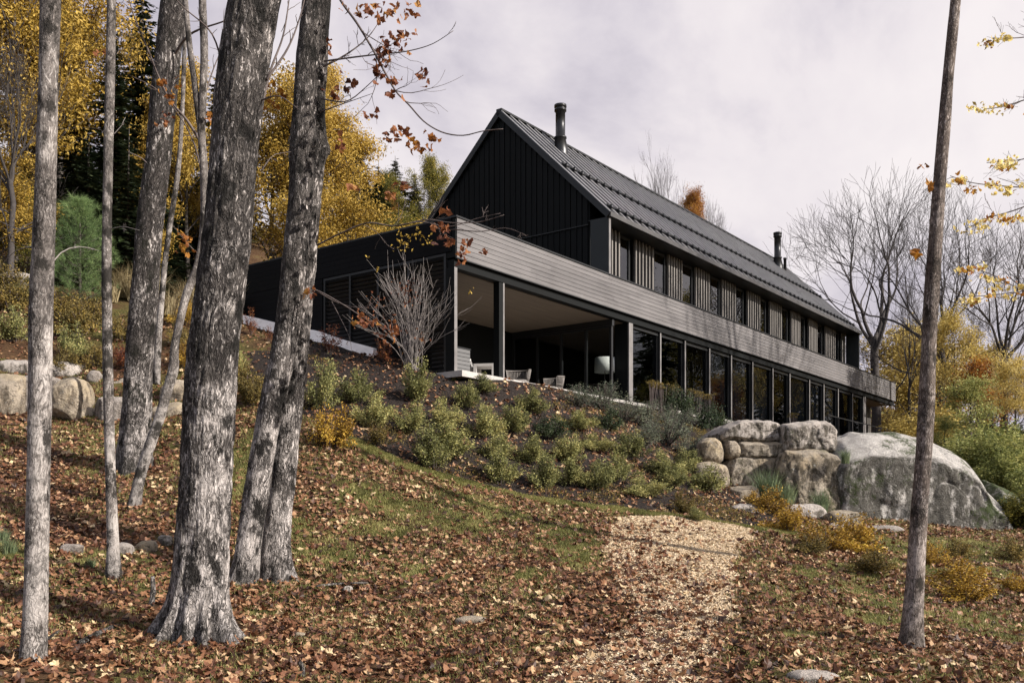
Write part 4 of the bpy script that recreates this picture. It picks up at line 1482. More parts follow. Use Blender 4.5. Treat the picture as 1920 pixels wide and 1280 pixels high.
hang_leaves(t6, b6, [(832, 432, 22, 20, 9, 13.6), (835, 398, 14, 12, 4, 13.6), (840, 452, 26, 14, 6, 13.6), (872, 455, 16, 16, 4, 13.5), (864, 480, 24, 22, 6, 13.5), (908, 472, 10, 10, 2, 13.5), (690, 600, 30, 22, 10, 13.7), (735, 625, 24, 40, 9, 13.6),
                     (580, 548, 20, 14, 6, 14.1), (760, 348, 20, 14, 5, 13.7), (735, 368, 18, 12, 4, 13.7), (665, 355, 12, 12, 3, 13.9), (640, 275, 16, 18, 4, 14)], 'leaf_red', 23)
hang_leaves(t4, b4, [(345, 455, 26, 30, 12, 17), (395, 225, 14, 14, 4, 17.3), (320, 160, 30, 30, 9, 16.8)], 'leaf_orange', 24)
hang_leaves(t3, b3, [(310, 220, 20, 30, 8, 19.6), (190, 100, 26, 20, 6, 19.6)], 'leaf_red', 25)
hang_leaves(t7, b7, [(1735, 310, 8, 5, 2, 11.1), (1745, 352, 8, 8, 3, 11.1), (1720, 475, 8, 10, 2, 11.0)], 'leaf_orange', 26)

# maple standing just outside the picture on the right, its yellow branches reach in
Y = 15.0
b8 = ground_at((2110 - CX) / F * Y, Y)
p8 = np.array([(b8[0] + .02 * z, b8[1] + .01 * z, b8[2] + z, .15 - .006 * z) for z in np.linspace(-.3, 13, 8)])
t8 = fg_tree('yellow_maple', 'maple whose thin yellow leaved branches reach in at the right edge', 'tree', b8, [(p8, dict(seg=24, step=.1, seed=81, lump=.05, rough=.02))], 'bark_right')
br8 = [[(2110, 260), (2000, 330), (1930, 350), (1870, 348), (1820, 342), (1782, 330)], [(2105, 120), (2000, 170), (1930, 185), (1880, 200), (1845, 205)], [(2105, 40), (1990, 50), (1920, 70), (1860, 72)],
       [(2110, 430), (2010, 450), (1930, 545), (1860, 515), (1790, 490)], [(2110, 480), (2000, 520), (1920, 545), (1870, 552), (1815, 556)], [(2105, 330), (1990, 360), (1900, 395), (1850, 410), (1810, 430)], [(2105, 180), (2000, 270), (1910, 300), (1850, 305)]]
add_branches(t8, b8, [(bl(b, 15, 14 + .2 * i), .018, 2, 10) for i, b in enumerate(br8)], 'twig', 17)
rs = np.random.default_rng(31)
sp = []
for i, b in enumerate(br8):
    for k in range(15 if i not in (1, 2) else 9):
        f = rs.uniform(.35, 1) * (len(b) - 1)
        j = min(int(f), len(b) - 2)
        u = b[j][0] + (b[j + 1][0] - b[j][0]) * (f - j)
        v = b[j][1] + (b[j + 1][1] - b[j][1]) * (f - j)
        sp.append((u + rs.normal(0, 12), v + rs.normal(4, 8), 26, 9, 7, 14.2 + rs.normal(0, .3)))
hang_leaves(t8, b8, sp[::2], 'leaf_lit_yellow', 27, .068)
hang_leaves(t8, b8, sp[1::4], 'leaf_orange', 28, .06)
# ---------------------------------------------------------------- rocks
def ico(sub):
    bm = bmesh.new()
    bmesh.ops.create_icosphere(bm, subdivisions=sub, radius=1)
    V = np.array([v.co[:] for v in bm.verts])
    Fc = np.array([[v.index for v in f.verts] for f in bm.faces])
    bm.free()
    return nrm(V), Fc


ICO = {k: ico(k) for k in (4, 5, 6, 7)}


def rock_mesh(half, seed, k=3.2, sub=6, rough=.06, cuts=7, fine=.02, cracks=0.0, cut=(.83, .965)):
    rs = np.random.default_rng(seed)
    D, Fc = ICO[sub]
    r = (np.abs(D) ** k).sum(1) ** (-1 / k)
    P = D * r[:, None]
    for i in range(cuts * 5 if k > 4 else cuts):
        n = nrm(rs.normal(0, 1, 3) + np.array((0, 0, .25)))
        s = P @ n
        d = s.max() * (rs.uniform(*cut) if k > 4 else rs.uniform(.78, .97))
        e = np.maximum(s - d, 0)
        P = P - e[:, None] * n * .95
    H = np.asarray(half, float)
    Q = P * H
    m = H.mean()
    Q = Q + D * (rough * m * 1.8 * fbm(Q / m * 1.1 + seed, 4, seed) + fine * m * 2 * fbm(Q / m * 5 + seed, 4, seed + 3))[:, None]
    if cracks:
        rg = 1 - np.abs(fbm(Q / m * 1.5 + seed * 1.7, 3, seed + 9)) * 9
        Q = Q - D * (cracks * m * np.clip(rg, 0, 1) ** 2)[:, None]
    return Q, Fc


def rock(name, label, box, Y, thick, mat, seed, k=3.2, sub=6, rough=.06, cuts=7, fine=.02, cracks=0.0, rz=0.0, cut=(.83, .965), cat='rock', group=None, lean=0.0, prof=None):
    u0, v0, u1, v1 = box
    a, b = px(u0, v1, Y), px(u1, v0, Y)
    c = np.array(((a[0] + b[0]) / 2, Y + thick / 2, (a[2] + b[2]) / 2))
    half = ((b[0] - a[0]) / 2, thick / 2, (b[2] - a[2]) / 2)
    V, Fc = rock_mesh(half, seed, k, sub, rough, cuts, fine, cracks, cut)
    lo, hi = V.min(0), V.max(0)
    V = (V - (lo + hi) / 2) / ((hi - lo) / 2) * half
    if prof:
        zz = (V[:, 2] + half[2]) * np.interp(V[:, 0] / half[0], *zip(*prof))
        V[:, 2] = zz - half[2]
    if lean:
        top = half[2] * (2 * np.interp(V[:, 0] / half[0], *zip(*prof)) - 1 if prof else 1.0)
        V[:, 1] += (V[:, 2] + half[2]) * .08 + np.clip(V[:, 2] - top + half[2] * .45, 0, None) ** 1.3 * lean
    base = np.array((c[0], c[1], c[2] - half[2]))
    o = link(name, mkmesh(name, V + (0, 0, half[2]), [Fc], True), M[mat], None, base)
    o.rotation_euler = (0, 0, rz)
    return tag(o, label, cat, group)


LG = 'granite outcrop below the far end of the terrace'
rock('boulder', 'giant grey mossy boulder at the right with a bright domed top', (1572, 795, 1930, 1062), 25.4, 5.6, 'granite_moss', 12, 12, 7, .03, 0, .022, .02, cat='boulder', group=LG, lean=1.15, prof=[(-1, .86), (-.82, .95), (-.6, 1), (-.15, .985), (.16, .945), (.40, .87), (.54, .80), (.62, .72), (.68, .62), (.84, .52), (1, .42)])
rock('boulder', 'pale flat topped slab at the upper left of the outcrop', (1346, 778, 1480, 834), 26.7, 3.6, 'granite', 22, 6, 6, .05, 2, .03, .03, cat='boulder', group=LG, lean=1.2, cut=(.88, .98), prof=[(-1, .5), (-.7, .78), (-.3, 1), (.5, 1), (1, .92)])
rock('boulder', 'cracked square block on top of the outcrop beside the giant boulder', (1470, 780, 1582, 852), 26.3, 3.6, 'granite', 34, 8, 6, .04, 2, .03, .03, cat='boulder', group=LG, lean=.9, cut=(.90, .985), prof=[(-1, .88), (0, 1), (.6, 1), (1, .88)])
rock('boulder', 'thin layered stone wedged under the pale flat slab', (1382, 824, 1480, 860), 26.6, 2.4, 'granite_face', 43, 8, 6, .04, 2, .03, .02, cat='boulder', group=LG, cut=(.9, .985))
rock('boulder', 'tall steep streaked rock face left of the giant boulder', (1466, 834, 1612, 1012), 25.7, 3.4, 'granite_face', 52, 10, 7, .03, 2, .03, .025, cat='boulder', group=LG, lean=.15, cut=(.92, .99), prof=[(-1, .97), (-.2, 1), (.5, .96), (1, .88)])
rock('boulder', 'wide steep rock face behind the grass tufts', (1358, 844, 1486, 990), 26.4, 3.0, 'granite_face', 65, 10, 7, .03, 2, .03, .03, cat='boulder', group=LG, lean=.25, cut=(.92, .99), prof=[(-1, .88), (-.3, .98), (1, 1)])
rock('boulder', 'dark moss covered shoulder of rock sloping down right of the giant boulder', (1830, 872, 2040, 1050), 26.3, 4.5, 'granite_green', 15, 3.4, 6, .07, 4, .03, .02, cat='boulder', lean=.8, prof=[(-1, 1), (-.4, .93), (.2, .72), (1, .5)])
rock('boulder', 'tan rounded boulder standing alone at the left end of the outcrop', (1314, 817, 1362, 870), 26.4, 1.1, 'granite_warm', 71, 3.6, 5, .06, 7, .02)
rock('boulder', 'small round brown boulder squeezed between tan boulder and layered stone', (1358, 823, 1394, 860), 26.6, .8, 'granite_warm', 83, 2.8, 5, .05, 4, .02)
rock('boulder', 'smooth tan boulder half sunk in the planting bed', (1300, 862, 1376, 925), 25.8, 1.5, 'granite_warm', 94, 2.8, 5, .05, 3, .015)
rock('boulder', 'square brown stone below the steep faces beside the low shrubs', (1376, 908, 1436, 956), 25.2, 1.2, 'granite_warm', 95, 4.5, 5, .05, 5, .02)
rock('boulder', 'long pale stone at the lawn edge right of the chip path', (1366, 943, 1456, 996), 23.2, 1.0, 'granite', 97, 3, 5, .07, 6, .025)
rock('boulder', 'rounded pale stone behind the yellow plants', (1462, 943, 1562, 1000), 24.2, 1.1, 'granite', 99, 3, 5, .06, 5, .02)
rock('boulder', 'blunt square stone against the foot of the giant boulder', (1552, 955, 1624, 1008), 23.8, 1.0, 'granite_face', 101, 4.5, 5, .05, 5, .02)
rock('stone', 'small flat white stone before the blunt square one', (1556, 980, 1590, 1000), 23.2, .5, 'granite', 103, 3, 4, .05, 4, .02)
rock('boulder', 'low dark stone under the leaning foot of the giant boulder', (1616, 984, 1708, 1026), 23.2, .8, 'granite_small', 105, 3, 5, .06, 5, .02)
# left slope
rock('boulder', 'tan sunlit boulder at the far left edge', (-60, 690, 44, 800), 23.0, 2.2, 'granite_warm', 111, 3, 5, .07, 5, .02)
rock('boulder', 'grey boulder split by the leftmost trunk', (14, 694, 92, 800), 23.4, 1.9, 'granite_small', 113, 3.2, 5, .07, 5, .02)
rock('boulder', 'tan boulder with a sunlit face right of the leftmost trunk', (82, 700, 144, 800), 23.0, 1.4, 'granite_warm', 117, 3, 5, .06, 6, .02)
rock('boulder', 'long flat slab across the left slope above the boulders', (-40, 668, 142, 716), 25.3, 1.8, 'granite', 119, 3.6, 5, .07, 5, .025)
rock('boulder', 'small pointed grey stone above the left boulders', (156, 692, 184, 722), 25.2, .5, 'granite_small', 121, 2.8, 4, .06, 5, .02)
rock('boulder', 'low tan stone right of the sunlit boulder', (140, 762, 180, 800), 23.5, .7, 'granite_warm', 123, 3, 4, .06, 5, .02)
rock('boulder', 'shaded brown boulder behind the slim trunk', (164, 738, 240, 806), 23.2, 1.2, 'granite_small', 125, 3, 5, .06, 5, .02)
rock('boulder', 'rounded tan boulder between slim trunk and dark leaning trunk', (188, 702, 244, 746), 25.2, 1.2, 'granite_warm', 127, 2.8, 5, .06, 5, .02)
rock('boulder', 'peaked brown boulder right of the dark leaning trunk', (284, 706, 360, 784), 24.0, 1.5, 'granite_warm', 129, 2.5, 5, .07, 6, .02)
rock('boulder', 'tan boulder in front of the peaked brown one', (268, 748, 352, 812), 23.2, 1.2, 'granite_warm', 131, 2.8, 5, .06, 5, .02)
rock('boulder', 'pale boulder on the hill at the left edge beside the young pine', (-40, 498, 52, 568), 32, 2.2, 'granite', 133, 3, 5, .07, 5, .02)
# loose stones in the leaves


def ground_rock(label, u, v, w, h, mat, seed, k=2.8):
    p = hit(u, v)
    s = p[1] / F
    V, Fc = rock_mesh((w * s / 2, w * s / 2.4, h * s), seed, k, 4, .07, 6, .025)
    o = link('stone', mkmesh('stone', V, [Fc], True), M[mat], None, p)
    tag(o, label, 'stone')


ground_rock('yellowish stone in the leaves left of the thickest trunk', 275, 1030, 38, 17, 'granite_warm', 141)
ground_rock('white stone beside the thickest trunk', 309, 1018, 30, 16, 'granite', 143)
ground_rock('brown stone behind the slim trunk', 226, 1034, 50, 16, 'granite_small', 145)
ground_rock('dark sunken stone left of the slim trunk', 135, 1034, 44, 15, 'granite_small', 147)
ground_rock('flat tan stone among the leaves in the middle', 885, 1166, 62, 11, 'granite_warm', 149)
ground_rock('long grey stone at the bottom edge right of the chip path', 1526, 1272, 96, 15, 'granite', 151)
ground_rock('small pale stone near the twin trunks', 652, 1108, 20, 10, 'granite', 153)
ground_rock('little tan stone at the lower left edge', 562, 1196, 26, 11, 'granite_warm', 155)

# ---------------------------------------------------------------- garden shrubs in the bed
SH = [shrub(200 + i, 1.0, .92, 4200, .054, 24) for i in range(6)]
SHL = [shrub(210 + i, 1.0, .62, 2600, .05, 26, flat=1.4) for i in range(2)]
SHF = [shrub(220 + i, 1.0, .8, 2600, .036, 46) for i in range(2)]      # fine, lavender-like
SHA = shrub(230, 1.0, 1.15, 900, .06, 12)
ORD = ['first', 'second', 'third', 'fourth', 'fifth', 'sixth', 'seventh', 'eighth', 'ninth', 'tenth', 'eleventh', 'twelfth']
# rows of the bed, each left to right: photo pixels (centre x, foot y, width, height)
ROWS = [
    ('in the top row under the terrace edge', [(675, 758, 64, 64), (785, 755, 58, 78), (877, 768, 58, 62), (907, 738, 46, 40), (995, 775, 60, 56)]),
    ('in the second row from the top', [(700, 800, 70, 74), (770, 812, 70, 66), (835, 806, 60, 68), (907, 822, 58, 60), (965, 814, 58, 60), (1080, 806, 58, 40)]),
    ('in the middle row of the bed', [(838, 858, 84, 70), (935, 862, 60, 56), (1000, 872, 62, 60), (1065, 868, 58, 58), (1120, 846, 60, 38), (1182, 862, 60, 58)]),
    ('in the bottom row above the lawn edge', [(812, 880, 66, 84), (938, 908, 62, 66), (1020, 918, 66, 78), (1072, 912, 58, 62), (1120, 918, 62, 60), (1160, 905, 66, 58), (1245, 894, 58, 56)]),
]
rs = np.random.default_rng(55)
GR = 'yellow green mounded shrubs in the mulch bed'


def put_shrub(name, label, group, u, v, w, h, tpl, lm, th=.92, parts=('stems', 'foliage'), rz=None):
    p = hit(u, v)
    s = p[1] / F
    sc = h * s / th
    r = plant(name, label, 'shrub', group, tpl[0], tpl[1], 'twig', lm, p, sc * rs.uniform(.9, 1.12), rs.uniform(0, 6.28) if rz is None else rz, parts, (w * s * rs.uniform(.95, 1.15)) / sc)
    r.rotation_euler[0], r.rotation_euler[1] = rs.normal(0, .07), rs.normal(0, .07)
    return r


for row, lst in ROWS:
    for i, (u, v, w, h) in enumerate(lst):
        put_shrub('garden_shrub', 'yellow green mounded shrub, %s from the left %s' % (ORD[i], row), GR, u, v, w * 1.2, h * .92, SH[rs.integers(6)], 'shrub_green')
for lab, u, v, w, h, lm in [
    ('airy light green shrub at the upper left of the bed', 605, 770, 70, 90, 'shrub_green'),
    ('low russet brown shrub at the left edge of the lawn', 712, 838, 68, 40, 'shrub_brown'),
    ('golden leaved low shrub beside the twin trunks', 622, 838, 74, 62, 'shrub_gold'),
    ('low dark green spreading shrub in the middle of the bed', 1028, 822, 80, 34, 'shrub_dark'),
    ('low dark shrub below the grey green plants', 1140, 806, 56, 34, 'shrub_dark'),
    ('small bright green shrub nearest the lawn beside the leaf pile', 1215, 932, 78, 40, 'shrub_green'),
    ('small shrub touching the smooth tan boulder', 1260, 914, 58, 40, 'shrub_green'),
    ('low green shrub in front of the smooth tan boulder', 1330, 924, 80, 40, 'shrub_green'),
    ('straggly shrub near the long pale stone', 1285, 962, 52, 44, 'shrub_brown'),
    ('little pale green shrub left of the long pale stone', 1305, 978, 36, 26, 'shrub_green'),
    ('light green shrub left of the square brown stone', 1290, 888, 52, 48, 'shrub_green'),
    ('green shrub halfway up the left slope behind the twin trunks', 470, 760, 60, 66, 'shrub_brown'),
]:
    put_shrub('garden_shrub', lab, None, u, v, w * 1.1, h * 1.1, SHL[rs.integers(2)] if 'low' in lab else SH[rs.integers(6)], lm, .62 if 'low' in lab else .92)
for i, (u, v, w, h) in enumerate([(1085, 762, 56, 48), (1130, 768, 66, 52), (1170, 790, 72, 56), (1212, 802, 72, 58), (1250, 832, 72, 66), (1206, 838, 64, 46), (1292, 858, 50, 60), (1155, 752, 50, 40), (1270, 800, 56, 46)]):
    put_shrub('grey_shrub', 'grey green feathery shrub, %s from the left below the windows' % ORD[[0, 1, 3, 5, 6, 4, 8, 2, 7][i]], 'grey green feathery shrubs below the windows', u, v, w * 1.4, h * .85, SHF[i % 2], 'shrub_blue', .8)
for lab, u, v, w, h in [('dark green leafy plant under the glass, first from the left', 1255, 778, 50, 46), ('dark green leafy plant under the glass, second from the left', 1292, 790, 54, 50), ('dark green leafy plant beside the pale flat slab', 1325, 806, 60, 46),
                        ('dark green creeping plant at the left tip of the pale slab', 1345, 800, 46, 30)]:
    put_shrub('leafy_plant', lab, None, u, v, w * 1.2, h * 1.1, SHL[0], 'shrub_dark', .62)
for lab, u, v, w, h in [('russet leaved bush against the pale retaining wall', 697 - 80, 662, 52, 44), ('red brown bush at the wall left of the twin trunks', 470, 628, 34, 44), ('rust coloured bush at the foot of the bare shrub', 722, 680, 44, 46), ('small russet bush by the wall behind the twin trunks', 505, 640, 24, 30)]:
    put_shrub('russet_bush', lab, None, u, v, w * 1.1, h * 1.1, SHA, 'shrub_russet', 1.15)
# dry seed heads before the windows
DRY = grass_tuft(300, 120, 1.0, .014, .16, .35)


def dryhead(seed):
    rs_ = np.random.default_rng(seed)
    mb, lf = MB(), []
    for i in range(16):
        a, k = rs_.uniform(0, 6.28), rs_.uniform(0, .2)
        e = np.array((math.cos(a) * k * 1.5, math.sin(a) * k * 1.5, rs_.uniform(.8, 1.0)))
        mb.tube([(e[0] * .4, e[1] * .4, -.05), e * (.75, .75, .55), e], .008, 4, False)
        lf.append(e + rs_.normal(0, .045, (46, 3)) * np.array((1, 1, .55)))
    V, Q = leafquads(np.concatenate(lf), .035, rs_, .4)
    return mb.mesh('stalks', True), mkmesh('heads', V, [Q])


DH = dryhead(301)
for i, (u, v, h) in enumerate([(1240, 770, 42), (1262, 772, 40), (1290, 778, 38), (1310, 782, 36), (1330, 788, 34), (1488, 800, 30), (1222, 762, 34)]):
    p = hit(u, v)
    plant('dry_flower', 'brown dried flower heads on tall stalks before the windows' if i != 5 else 'brown dried flower clump rising behind the outcrop', 'plant', 'dried flower clumps before the windows' if i != 5 else None, DH[0], DH[1], 'twig', 'shrub_brown', W(tu(u, -.9), -.9, -.25), .95, i * 1.3, ('stalks', 'heads'))

# bare multi-stemmed shrub by the terrace corner
pb = hit(772, 694)
rs2 = np.random.default_rng(91)
mb = MB()
tips = []
Yb = pb[1] - .1
for i in range(46):
    u = 772 + (i / 45 - .5) * 200 + rs2.normal(0, 10)
    v = 455 + abs(u - 772) * .95 + rs2.uniform(0, 70)
    y1 = Yb + rs2.normal(0, .45)
    e = px(u, v, y1)
    b = pb + np.array((rs2.normal(0, .12), rs2.normal(0, .1), -.05))
    m = b * .5 + e * .5 + np.array(((b - e)[0] * .16, 0, .12)) + rs2.normal(0, .06, 3)
    L = resample(np.array([b, m, e]), .2)
    mb.tube(L - pb, np.linspace(.011, .0035, len(L)), 5, False)
    for q in range(7):
        k = rs2.uniform(.35, .95)
        j = int(k * (len(L) - 1))
        d = nrm(nrm(L[min(j + 1, len(L) - 1)] - L[max(j - 1, 0)]) + rs2.normal(0, .38, 3) * np.array((1, 1, .5)))
        ln = rs2.uniform(.25, .7)
        T = np.array([L[j], L[j] + d * ln * .5, L[j] + d * ln + np.array((0, 0, ln * .18))])
        mb.tube(T - pb, [.006, .004, .0025], 4, False)
        tips.append(T[-1])
bs = thing('bare_shrub', 'tall leafless shrub of many grey stems by the terrace corner', 'shrub', pb)
link('stems', mb.mesh('stems', True), M['twig_pale'], bs)


def tuft_leaves(parent, base, spots, mat, seed, size):
    r_ = np.random.default_rng(seed)
    for u, v, wu, wv, n, y in spots:
        P = np.stack([(r_.normal(u, wu / 2.4, n) - CX) / F * y, y + r_.normal(0, .12, n), EYE + (HY - r_.normal(v, wv / 2.4, n)) / F * y], -1)
        V, Q = leafquads(P - base, size, r_, .2, 1, .6)
        link('leaves', mkmesh('leaves', V, [Q]), M[mat], parent)


tuft_leaves(bs, pb, [(756, 456, 20, 22, 26, Yb), (775, 440, 18, 16, 12, Yb), (800, 450, 18, 16, 16, Yb), (748, 438, 8, 8, 4, Yb), (737, 465, 6, 6, 3, Yb), (690, 482, 6, 6, 3, Yb), (707, 506, 6, 6, 3, Yb), (882, 545, 10, 6, 4, Yb)], 'leaf_yellow', 41, .10)
tuft_leaves(bs, pb, [(762, 543, 32, 22, 46, Yb - .3), (768, 566, 22, 18, 26, Yb - .3), (690, 598, 32, 34, 50, Yb - .5), (728, 620, 30, 36, 40, Yb - .5), (722, 660, 34, 44, 50, Yb - .3), (790, 632, 18, 34, 20, Yb - .3), (704, 562, 24, 14, 14, Yb - .4)], 'leaf_red', 43, .08)

# plants before the outcrop and at the right
for lab, u, v, w, h, lm in [
    ('golden low plant between the long and the rounded pale stones', 1440, 965, 70, 44, 'shrub_gold'),
    ('golden spreading plant right of the long pale stone', 1478, 998, 100, 56, 'shrub_gold'),
    ('golden plant at the foot of the rounded pale stone', 1545, 1030, 110, 48, 'shrub_gold'),
    ('golden plant below the blunt square stone', 1605, 1032, 90, 54, 'shrub_gold'),
    ('golden plant left of the slim brown trunk', 1640, 1078, 110, 48, 'shrub_brown'),
    ('bright golden plant right of the slim brown trunk', 1800, 1098, 120, 48, 'shrub_gold'),
    ('larger golden plant low at the right', 1812, 1128, 120, 44, 'shrub_gold'),
    ('golden plant cut by the right edge', 1912, 1112, 60, 30, 'shrub_gold'),
    ('yellowing plant behind the slim brown trunk', 1752, 1062, 60, 44, 'shrub_gold'),
    ('brown stemmed tuft on the grass below the giant boulder', 1795, 1046, 60, 34, 'shrub_brown'),
    ('green brown plant by the right edge below the boulder', 1895, 1052, 70, 40, 'shrub_brown'),
    ('tiny golden plant beside the square brown stone', 1412, 948, 44, 26, 'shrub_gold'),
    ('olive plant at the right end of the lawn strip', 1520, 1040, 80, 30, 'shrub_brown'),
]:
    put_shrub('golden_plant' if lm == 'shrub_gold' else 'low_plant', lab, None, u, v, w * 1.1, h * 1.05, SHL[rs.integers(2)], lm, .62)
GT = [grass_tuft(310 + i, 300, .9, .012, .18, .6) for i in range(2)]
for lab, u, v, h, lm, y in [('tall blue green grass tuft before the wide rock face', 1438, 945, 84, 'grass_blue', 25.4), ('blue green grass tuft beside the crack in the outcrop', 1476, 952, 62, 'grass_blue', 25.2),
                            ('pale green grass tuft under the steep rock face', 1540, 962, 56, 'grass_blue', 25.0), ('light green grass tuft in the crack by the giant boulder', 1585, 868, 34, 'grass_blue', 25.6)]:
    p = px(u, v, y)
    s = h * y / F / .95
    o = link('grass_tuft', GT[len(lab) % 2].copy(), M[lm], None, p)
    o.scale = (s * 1.1, s * 1.1, s)
    tag(o, lab, 'grass')
for i, (u, v, h, y) in enumerate([(235, 592, 70, 32), (262, 600, 84, 31.5), (284, 590, 70, 32.5), (395, 590, 70, 31), (418, 610, 74, 30.5), (350, 596, 66, 31.5), (245, 560, 60, 35)]):
    p = px(u, v, y)
    p[2] = float(gz(p[0], p[1])[0])
    s = h * y / F / .95
    o = link('dry_grass', GT[i % 2].copy(), M['grass_tan'], None, p)
    o.scale = (s * 1.4, s * 1.4, s)
    tag(o, 'tall straw coloured grass clump, %s from the left on the hill beyond the leaning trunk' % ORD[[0, 2, 3, 5, 6, 4, 1][i]], 'grass', 'straw coloured grass clumps on the hill')
for i, (u, v, w, h, lm) in enumerate([(20, 585, 90, 50, 'shrub_brown'), (30, 640, 80, 50, 'shrub_green'), (110, 600, 90, 44, 'shrub_brown'), (150, 632, 90, 60, 'shrub_brown'), (140, 672, 80, 56, 'shrub_green'), (180, 690, 60, 40, 'shrub_brown'),
                                      (170, 606, 80, 40, 'shrub_brown'), (232, 640, 60, 44, 'shrub_brown'), (230, 690, 50, 40, 'shrub_russet'), (120, 700, 60, 36, 'shrub_brown'), (335, 650, 50, 50, 'shrub_brown'), (345, 690, 50, 40, 'shrub_gold'),
                                      (60, 560, 70, 36, 'shrub_green'), (440, 700, 40, 44, 'shrub_green'), (345, 610, 40, 36, 'shrub_gold'), (10, 545, 60, 40, 'shrub_brown')]):
    put_shrub('ground_shrub', 'low olive brown shrub on the left hillside, %s' % ['under the pale hill boulder', 'at the left edge above the slab', 'left of the leftmost trunk', 'right of the leftmost trunk', 'hanging over the long slab', 'above the pointed stone',
              'below the young pine', 'beside the dark leaning trunk', 'with russet leaves by the dark leaning trunk', 'over the sunlit boulder', 'behind the crooked stem', 'golden, above the peaked boulder', 'green, near the hill boulder', 'green, between thickest and twin trunks',
              'golden, by the dry grass', 'at the far left edge'][i], None, u, v, w * 1.2, h * 1.2, SHL[i % 2], lm, .62)

for lab, u, v, h, y, lm in [('straw coloured grass clump at the right foot of the young pine', 205, 600, 52, 31, 'grass_tan'), ('straw coloured grass clump against the right side of the leaning trunk', 312, 622, 60, 30, 'grass_tan'),
                            ('straw coloured grass clump behind the crooked stem', 372, 622, 62, 30, 'grass_tan'), ('short straw coloured grass clump left of the thickest trunk', 398, 640, 48, 29, 'grass_tan'),
                            ('green grass tuft left of the leftmost trunk', 18, 1050, 40, 14.2, 'grass_blue'), ('small green grass tuft before the brown stone', 170, 1062, 28, 13.9, 'grass_blue'), ('green grass tuft against the left frame edge', 6, 1030, 34, 14.8, 'grass_blue')]:
    p = px(u, v, y)
    p[2] = float(gz(p[0], p[1])[0])
    s = h * y / F / .95
    o = link('grass_tuft', GT[len(lab) % 2].copy(), M[lm], None, p)
    o.scale = (s * 1.5, s * 1.5, s)
    tag(o, lab, 'grass')

# ---------------------------------------------------------------- background trees
BL = [broadleaf(400 + i, 10, .15, 4, 34000, .13, .30) for i in range(3)]
BLS = [broadleaf(410 + i, 6, .09, 3, 16000, .105, .30, .12) for i in range(2)]
BLR = [broadleaf(450, 10, .15, 4, 15000, .165, .36), broadleaf(451, 6, .09, 3, 7500, .14, .34, .12)]
CN = [conifer(420, 14, 2.7), conifer(421, 14, 2.2, .8, .35), conifer(422, 14, 3.2, 1.1, .3)]
BU = [shrub(240 + i, 3.0, 2.5, 12000, .12, 70) for i in range(2)]
SP = soft_pine(430)
pp = hit(150, 578)
plant('young_pine', 'young bright green pine with long soft needles behind the leftmost trunk', 'tree', None, SP[0], SP[1], 'bark_far', 'needle_pine', pp, 215 * pp[1] / F / 3.75, 0, ('trunk', 'needles'), 1.05)


def far_tree(name, label, group, u, Y, v_top, tpl, th, lm, wm='bark_far', wide=1.0, rz=0.0, dz=0.0):
    p = at(u, Y, dz)
    h = EYE + (HY - v_top) / F * Y - p[2]
    bush = th < 3
    return plant(name, label, 'bush' if bush else 'tree', group, tpl[0], tpl[1], wm, lm, p, h / th, rz, ('stems', 'foliage') if bush else ('trunk', 'crown'), wide)


